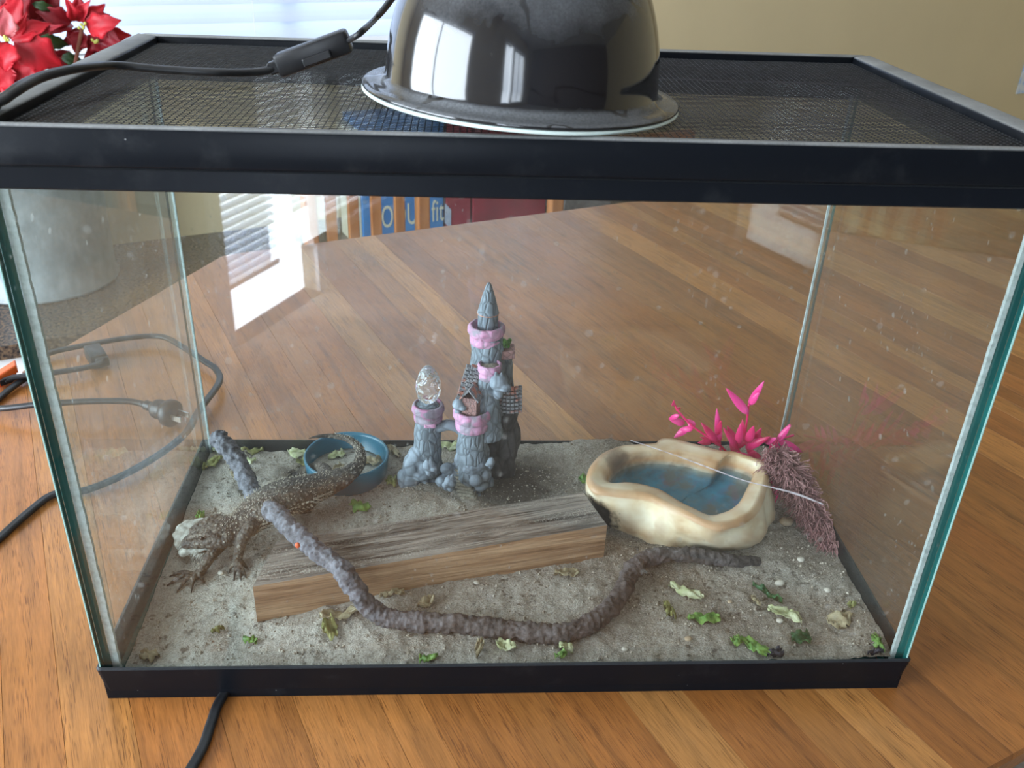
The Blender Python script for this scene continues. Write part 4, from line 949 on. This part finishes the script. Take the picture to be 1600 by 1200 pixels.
scrap(0, 0, .016, .010, 1.2, 'dry', 'flat dry scrap inside the blue dish near its front', .004, base=c+V((-.008, -.004, .0125)))

# ------------------------------------------------------------------ bearded dragon
def dragonm(name, c1, c2, c3, sc=330):
    n = NT(name); v = n.co()
    c = n.ramp(n.noise(v, 60, 5, .65), [(.34, c1), (.5, c2), (.68, c3)])
    cell = n.voro(v, sc); c = n.mix(n.ramp(cell, [(.15, 0), (.6, .55)]), c, c1)
    sp_ = n.ramp(n.noise(v, 260, 3), [(.56, 0), (.66, .4)]); c = n.mix(sp_, c, (.42, .38, .31))
    return n.done(n.bsdf(c, .7, Normal=n.bump(n.math('SUBTRACT', 1, cell), .9, .0014)))
M['dragon'] = dragonm('dragon_skin', (.028, .022, .017), (.075, .058, .044), (.17, .14, .105))
M['dragon_pale'] = mat('dragon_pale', (.26, .25, .21), (.52, .51, .46), .8, 200, bump=.5, bs=500)
M['spine'] = mat('spine_horn', (.25, .22, .17), (.50, .46, .37), .5, 200)
M['claw'] = mat('claw_horn', (.02, .015, .01), (.05, .04, .03), .3, 100)
dr = empty('bearded_dragon', at(420, 800, .03), 'brown spiny bearded dragon stretched over the vine and timber end', 'lizard')
sp_ = [at(287, 851, .030), at(296, 846, .034), at(312, 840, .038), at(332, 834, .041), at(352, 830, .043), at(370, 825, .044), at(388, 812, .047), at(408, 798, .0505), at(432, 784, .054), at(458, 773, .055), at(482, 765, .052), at(508, 757, .050), at(530, 748, .052), at(549, 737, .054), at(562, 722, .052), at(562, 703, .055), at(549, 689, .060), at(528, 682, .062), at(503, 681, .063), at(482, 685, .063)]
rad = [(.0045, .0035), (.0075, .0055), (.0120, .0085), (.0165, .0105), (.0185, .0110), (.0160, .0102), (.0180, .0108), (.0215, .0125), (.0240, .0135), (.0230, .0130), (.0195, .0115), (.0155, .0102), (.0120, .0092), (.0082, .0072), (.0062, .0056), (.0048, .0044), (.0037, .0034), (.0029, .0027), (.0020, .0019), (.0009, .0009)]
Qd = catmull(sp_, 6); ra = interp([r[0] for r in rad], 6); rb = interp([r[1] for r in rad], 6)
bd = MB().tube(Qd, list(zip(ra, rb)), 24, up=V((0, 0, 1)))
dirh = (sp_[3]-sp_[0]).normalized(); sdh = V((0, 0, 1)).cross(dirh).normalized()
# brow ridges, jowls
hd = sp_[3]
for sgn in (-1, 1):
    bd.tube(catmull([sp_[1]+sdh*.0055*sgn+V((0, 0, .0070)), sp_[2]+sdh*.0095*sgn+V((0, 0, .0090)), sp_[3]+sdh*.0125*sgn+V((0, 0, .0092)), sp_[4]+sdh*.0145*sgn+V((0, 0, .004))], 4), [.0022]*13, 8)
    bd.ell(sp_[4]+sdh*.0125*sgn+V((0, 0, -.002)), (.006, .006, .006), 10)
def limb(P, r): Q_ = catmull(P, 5); bd.tube(Q_, interp(r, 5), 12); return Q_
def foot(wr, ends, tr_=.0017):
    bd.ell(wr, (.0055, .0055, .0032), 10); cl = []
    for e_ in ends:
        m_ = lerp(wr, e_, .55)+V((0, 0, .0035)); P = catmull([wr, m_, e_], 4); bd.tube(P, interp([tr_*1.15, tr_, tr_*.8], 4), 8)
        dd = (e_-m_).normalized(); k = MB(); cq = catmull([e_-dd*.001, e_+dd*.0025, e_+dd*.0045-V((0, 0, .0018))], 3); k.tube(cq, interp([.0009, .0007, .0002], 3), 6)
        cl.append(k)
    return cl
CL = []
# near front leg: shoulder - elbow - wrist - toes
limb([at(398, 812, .046), at(392, 826, .050), at(382, 836, .049), at(374, 858, .035), at(371, 876, .022)], [.0085, .0068, .0055, .0045, .0040])
CL += foot(atS(372, 880, .003), [atS(358, 893, .0015), atS(366, 901, .0015), atS(376, 903, .0015), atS(383, 899, .0015), atS(386, 888, .0015)])
# far front leg: reaches forward under the chin
limb([at(362, 832, .036), at(345, 850, .030), at(330, 868, .027), at(318, 886, .020), at(310, 898, .015)], [.0075, .0062, .0052, .0045, .0042])
CL += foot(atS(308, 898, .004), [atS(270, 899, .0015), atS(266, 912, .0015), atS(281, 919, .0015), atS(300, 918, .0015), atS(317, 907, .0015)], .0019)
# hind legs
limb([at(500, 765, .048), at(478, 776, .046), at(456, 781, .040), at(452, 793, .034), at(470, 797, .026)], [.0105, .0090, .0065, .0050, .0042])
CL += foot(at(474, 798, .024), [at(488, 806, .020), at(496, 800, .019), at(500, 793, .019), at(494, 787, .020)])
limb([at(512, 750, .048), at(505, 735, .045), at(488, 732, .038), at(470, 738, .028)], [.0095, .0075, .0055, .0042])
CL += foot(atS(466, 742, .003), [atS(452, 738, .0015), atS(450, 746, .0015), atS(456, 752, .0015), atS(464, 755, .0015)])
bd.build('body', M['dragon'], dr, remesh=.0011)
for k in CL: k.build('claw', M['claw'], dr, smooth=True)
# pale beard: ruff under and beyond the jaw
pb_ = MB()
for q in range(6):
    a = q/8; p = lerp(sp_[0], sp_[4], a*.9)-sdh*lerp(.003, .008, a)*1.0+V((0, 0, -.006))
    pb_.ell(p, (.0050-.0022*a, .0050-.0022*a, .0036), 10, disp=lambda p: .3*nz(p, 300, 2))
for x, y, r_, hz in ((282, 836, .0075, .027), (286, 826, .0075, .028), (298, 821, .0085, .028), (312, 818, .0075, .029), (285, 846, .0080, .024), (292, 853, .0080, .022), (303, 851, .009, .023), (300, 838, .011, .026), (318, 846, .010, .024), (325, 858, .007, .022), (283, 853, .0055, .024)):
    pb_.ell(at(x, y, hz), (r_, r_, r_*.42), 14, disp=lambda p: .3*nz(p, 180, 2))
pb_.build('beard', M['dragon_pale'], dr, remesh=.0011, label='pale whitish beard')
b = MB(); rb_ = random.Random(4)
for i in range(80):       # white beard spikes around the chin and jaw
    a = i/79; px = lerp(281, 345, a); py = lerp(853, 871, sstep(0, .5, a)) if a < .5 else lerp(871, 862, (a-.5)*2)
    p = at(px+rb_.uniform(-2, 2), py-3+rb_.uniform(-2, 1), .026); d_ = V((-.5+a*.5+rb_.uniform(-.2, .2), -.8, -.25+rb_.uniform(-.2, .2))).normalized()
    b.cone(p, p+d_*rb_.uniform(.0045, .0075), .0009)
b.build('beard_spikes', M['dragon_pale'], dr, kind='stuff')
b = MB()
def surf(i, a):           # point + outward direction on the body tube
    t = (Qd[min(i+1, len(Qd)-1)]-Qd[i-1]).normalized(); u_ = (V((0, 0, 1))-t*t.z).normalized(); w_ = t.cross(u_)
    d_ = w_*(cos(a)*ra[i])+u_*(sin(a)*rb[i]); return Qd[i]+d_, (w_*cos(a)*rb[i]+u_*sin(a)*ra[i]).normalized(), t
for i in range(34, 66):   # lateral fringes, two rows each side
    for a0 in (-.05, .22, pi+.05, pi-.22):
        for rep in range(2):
            p, d_, t = surf(i, a0+rb_.uniform(-.08, .08)); b.cone(p-d_*.0006, p+(d_+t*.3+V((0, 0, .25))).normalized()*rb_.uniform(.003, .0052), .0008)
for i in range(24, 104):
    for rep in range(9 if i < 70 else 4):
        p, d_, t = surf(i, rb_.uniform(.2, pi-.2)); b.cone(p-d_*.0005, p+(d_*.8+t*.6).normalized()*rb_.uniform(.0010, .0022), .0006, 4)
for sgn in (-1, 1):       # spikes at the back of the head
    for k in range(9):
        p = sp_[4]+sdh*(.006+.0012*k)*sgn*1.0+V((0, 0, .007-.0011*k))-dirh*(-.001+.0004*k)
        b.cone(p, p+(dirh*1.0+sdh*sgn*.5+V((0, 0, .25))).normalized()*.0045, .0009)
b.build('spines', M['spine'], dr, kind='stuff')
for sgn in (-1, 1):
    ep = sp_[2]+dirh*.006+sdh*.0118*sgn+V((0, 0, .0066))
    MB().ell(ep, .0023, 12).build('eye', mat('eye_black', (.01, .008, .006), rough=.1), dr, smooth=True)
# ------------------------------------------------------------------ behind the table: chairs and boxes on the window seat
M['chair'] = mat('chair_oak', (.36, .13, .04), (.52, .22, .08), .3, 30, (1, 1, .15))
def chair(s0, s1, t, slats, lb, wd=.022, zt=.30):
    r = empty('dining_chair', st((s0+s1)/2, t-.1, ZF), lb, 'chair', None)
    for s_ in (s0, s1): MB().sbox(s_-wd*.6, s_+wd*.6, t-.013, t+.013, ZF, zt).build('back_post', M['chair'], r, bevel=.003)
    for s_ in slats: MB().sbox(s_-wd/2, s_+wd/2, t-.006, t+.006, -.27, zt-.06).build('slat', M['chair'], r, bevel=.002)
    MB().sbox(s0+.0135, s1-.0135, t-.011, t+.011, zt-.06, zt).build('top_rail', M['chair'], r, bevel=.003)
    MB().sbox(s0+.0135, s1-.0135, t-.010, t+.010, -.31, -.27).build('lower_rail', M['chair'], r, bevel=.003)
    MB().sbox(s0-.05, s1+.05, t-.44, t-.015, -.335, -.312).build('seat', M['chair'], r, bevel=.006)
    for s_ in (s0-.02, s1+.02): MB().sbox(s_-.018, s_+.018, t-.43, t-.395, ZF, -.335).build('leg', M['chair'], r, bevel=.003)
    return r
chair(.492, .731, 1.15, [.535, .581, .629, .680], 'slatted oak chair across the table in front of the blue box', zt=.06)
chair(1.053, 1.40, 1.15, [], 'oak chair with one orange brown post right of the red box', wd=.026, zt=.06)
def wallbox(x0, x1, t, dpt, zt, m, name, lb, cat, lettering=None):
    a = atT(x0, 345, t); b_ = atT(x1, 345, t); s0, s1 = a.dot(S), b_.dot(S)
    r = empty(name, st((s0+s1)/2, t+dpt/2, -.2995), lb, cat)
    MB().sbox(s0+.001, s1-.001, t, t+dpt, -.2995, zt-.03).build('box_body', m, r, bevel=.003)
    MB().sbox(s0-.0005, s1+.0005, t-.0025, t+dpt+.0025, zt-.03, zt).build('box_lid', m, r, bevel=.003)
    return r, s0, s1
M['boxblue'] = mat('box_blue', (.03, .16, .42), (.05, .22, .52), .4, 10)
M['boxred'] = mat('box_red', (.22, .012, .03), (.32, .02, .045), .5, 12)
M['cream'] = mat('cream_print', (.55, .53, .40), (.62, .60, .48), .6, 20)
bb, s0, s1 = wallbox(566, 694, 1.64, .12, .02, M['boxblue'], 'blue_box', 'blue cardboard box with cream lettering behind the chair slats', 'box')
MB().sbox(s0-.022, s0-.0005, 1.645, 1.75, -.2995, .0).build('spine', M['cream'], bb, label='cream edge of the blue box')
cu = bpy.data.curves.new('lettering', 'FONT'); cu.body = 'OOUT fit'; cu.size = .085; cu.extrude = .0005; cu.space_character = 1.06
to = bpy.data.objects.new('t', cu); COL.objects.link(to); bpy.context.view_layer.update()
me = bpy.data.meshes.new_from_object(to.evaluated_get(bpy.context.evaluated_depsgraph_get())); bpy.data.objects.remove(to)
lo = bpy.data.objects.new('lettering', me); me.name = 'lettering'; me.materials.clear(); me.materials.append(M['cream']); COL.objects.link(lo); lo.parent = bb
lo.matrix_local = Matrix.Translation(st(s0+.052, 1.6392, -.262)-WL[bb]) @ Matrix(((S.x, 0, T.x, 0), (S.y, 0, T.y, 0), (0, 1, 0, 0), (0, 0, 0, 1))).to_3x3().to_4x4() @ Matrix.Diagonal((.50, 1, -1, 1))
r1, a0, a1 = wallbox(697, 736, 1.64, .12, .02, M['boxred'], 'red_box', 'narrow dark red box between the blue box and the wide red one', 'box')
MB().obox(atT(700, 338, 1.6385), S*.009+V((0, 0, -.010)), T*.0006, V((0, 0, .028))).build('tape', mat('pale_tape', (.35, .42, .58), (.5, .55, .66), .3, 60), r1)
wallbox(738, 852, 1.64, .12, .02, M['boxred'], 'red_box', 'wide dark red box on the window seat left of the chair post', 'box')
wallbox(880, 952, 1.64, .12, -.12, mat('box_grey', (.10, .085, .085), (.22, .2, .19), .7, 30), 'grey_box', 'dark grey box on the window seat right of the orange brown post', 'box')

# ------------------------------------------------------------------ poinsettia in a galvanised bucket
gal = NT('galvanised'); v = gal.co((1, 1, .6))
M['galv'] = gal.done(gal.bsdf(gal.ramp(gal.noise(v, 26, 6, .7), [(.3, (.16, .18, .19)), (.7, (.36, .39, .40))]), .5, Metallic=.35))
M['soil'] = mat('soil', (.03, .02, .012), (.07, .05, .03), .95, 80)
def petm(n_, a, b_):
    return mat(n_, a, b_, .55, 22, bump=.35, bs=40, bd=.003, Subsurface_Weight=.0)
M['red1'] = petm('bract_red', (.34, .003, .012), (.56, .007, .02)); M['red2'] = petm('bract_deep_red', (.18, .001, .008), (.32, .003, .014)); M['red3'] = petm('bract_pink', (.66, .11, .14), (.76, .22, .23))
M['pgreen'] = petm('poinsettia_green', (.012, .045, .010), (.035, .09, .02)); M['stem'] = mat('plant_stem', (.22, .07, .05), (.35, .14, .08), .6, 30); M['bud'] = mat('yellow_bud', (.5, .5, .1), rough=.5)
bc = st(.0, 1.695, -.2995)
poi = empty('poinsettia', bc, 'red poinsettia in a grey galvanised bucket on the window seat', 'plant')
MB().lathe([(.150, 0), (.159, .001), (.161, .006), (.157, .010), (.159, .10), (.161, .20), (.162, .262), (.166, .268), (.166, .275), (.159, .276), (.157, .262), (.152, .15), (.150, .02), (.01, .012)], bc, 64, cap=False).build('bucket', M['galv'], poi, smooth=True)
MB().lathe([(.1515, .236), (.15, .242), (.08, .246), (.01, .244)], bc, 40).build('soil', M['soil'], poi, smooth=True)
MB().lathe([(.1600, .0005), (.1632, .0045), (.1600, .0085)], bc, 64, cap=False).build('bucket_rib', M['galv'], poi, smooth=True)
PK = .00150
def bract(x0_, y0_, x1_, y1_, wd, m, t=1.60, name='bract', tip=.0, bend=.01):
    a = atT(x0_, y0_, t); b_ = atT(x1_, y1_, t-tip); n_ = (CP-a).normalized()+V((random.uniform(-.35, .35), random.uniform(-.2, .2), random.uniform(-.2, .35)))
    t_ = b_-a; L_ = t_.length; t_.normalize(); side = n_.cross(t_).normalized(); up = t_.cross(side); rows = []; N_ = 12; wd_ = wd*PK
    sd_ = random.random()*40
    for i in range(N_+1):
        q = i/N_; ww = wd_*(sin(pi*q**.8))**.75*(1+.16*sin(q*17+sd_)*(q > .2))*(1.0 if q < .55 else 1-.35*(q-.55)/.45) if 0 < i < N_ else .0006
        r_ = []
        for j in range(7):
            v_ = (j-3)/3; c_ = a+t_*(L_*q)+up*(bend*sin(pi*q)-.006*q*q)
            r_.append(c_+side*(ww*v_)+up*(abs(v_)*ww*.28+.0025*sin(v_*6+q*9+sd_)*min(1, ww*60)))
        rows.append(r_)
    MB().sheet(rows, .0006).build(name, M[m], poi, smooth=True)
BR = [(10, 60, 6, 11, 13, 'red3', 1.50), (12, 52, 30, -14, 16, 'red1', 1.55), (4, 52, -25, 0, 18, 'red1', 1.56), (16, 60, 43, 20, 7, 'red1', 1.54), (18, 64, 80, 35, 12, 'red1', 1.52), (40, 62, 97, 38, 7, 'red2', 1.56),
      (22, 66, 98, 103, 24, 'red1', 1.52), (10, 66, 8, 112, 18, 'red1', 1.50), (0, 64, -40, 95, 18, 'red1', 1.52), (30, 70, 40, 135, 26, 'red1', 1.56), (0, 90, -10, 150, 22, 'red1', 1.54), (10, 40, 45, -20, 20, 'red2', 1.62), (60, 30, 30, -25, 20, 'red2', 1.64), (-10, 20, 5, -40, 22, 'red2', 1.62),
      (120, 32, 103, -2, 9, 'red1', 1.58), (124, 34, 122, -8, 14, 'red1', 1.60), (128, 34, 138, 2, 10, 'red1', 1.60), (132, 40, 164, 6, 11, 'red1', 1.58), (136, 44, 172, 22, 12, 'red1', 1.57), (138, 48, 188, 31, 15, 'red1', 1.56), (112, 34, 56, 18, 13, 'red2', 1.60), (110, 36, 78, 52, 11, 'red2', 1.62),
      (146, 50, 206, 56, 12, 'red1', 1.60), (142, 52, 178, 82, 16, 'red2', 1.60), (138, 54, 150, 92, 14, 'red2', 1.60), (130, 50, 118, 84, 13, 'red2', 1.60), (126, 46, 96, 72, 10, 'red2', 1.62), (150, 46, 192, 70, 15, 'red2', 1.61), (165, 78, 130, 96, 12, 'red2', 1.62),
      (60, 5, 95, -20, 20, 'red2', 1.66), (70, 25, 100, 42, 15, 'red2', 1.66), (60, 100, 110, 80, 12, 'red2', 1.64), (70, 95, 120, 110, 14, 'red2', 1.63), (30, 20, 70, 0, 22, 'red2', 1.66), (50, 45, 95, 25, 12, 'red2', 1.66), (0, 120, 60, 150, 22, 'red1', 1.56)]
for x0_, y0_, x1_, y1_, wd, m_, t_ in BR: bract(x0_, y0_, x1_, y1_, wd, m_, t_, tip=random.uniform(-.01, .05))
for x0_, y0_, x1_, y1_, wd, t_ in [(55, 62, 108, 70, 11, 1.60), (95, 90, 130, 95, 8, 1.62), (50, 6, 90, 16, 6, 1.60), (70, 78, 110, 95, 10, 1.66), (20, 150, 80, 170, 22, 1.66), (-20, 160, 20, 230, 24, 1.66), (60, 130, 110, 180, 20, 1.68), (10, 250, 60, 330, 24, 1.64), (90, 170, 60, 250, 24, 1.7), (110, 200, 140, 290, 20, 1.68)]:
    bract(x0_, y0_, x1_, y1_, wd, 'pgreen', t_, 'green_leaf')
b = MB()
for bx, by, t_ in ((12, 62, 1.50), (128, 40, 1.56), (148, 62, 1.58)):
    for i in range(6): b.ell(atT(bx+random.uniform(-5, 5), by+random.uniform(-5, 5), t_-.01), .0035, 6)
b.build('buds', M['bud'], poi, kind='stuff')
for px_, py_, t_ in ((10, 66, 1.52), (128, 45, 1.58), (149, 60, 1.60), (60, 30, 1.66), (40, 130, 1.6)):
    e_ = atT(px_, py_, t_); g = bc+V(((e_.x-bc.x)*.3, (e_.y-bc.y)*.3, .24)); MB().tube(catmull([g, lerp(g, e_, .5)+V((.004, 0, 0)), e_], 6), .004, 8).build('stem', M['stem'], poi, smooth=True)
# light reflection streak, painted as a thin pale strip inside the front pane
n = NT('painted_reflection'); M['reflection_streak'] = n.done(n.mixs(n.ramp(n.noise(n.co(), 220, 3), [(.3, .25), (.65, .9)]), n.n('ShaderNodeBsdfTransparent'), n.bsdf((.75, .70, .74), .5)))
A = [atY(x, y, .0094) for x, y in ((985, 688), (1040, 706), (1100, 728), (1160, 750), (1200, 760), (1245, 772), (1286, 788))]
MB().tube(catmull(A, 4), interp([V((.00025, .00006)), V((.0003, .00006)), V((.0005, .00006)), V((.0004, .00006)), V((.0005, .00008)), V((.0008, .0001)), V((.0005, .00006))], 4), 6, up=V((0, 1, 0))).build('reflection_streak', M['reflection_streak'], tank, kind='stuff')
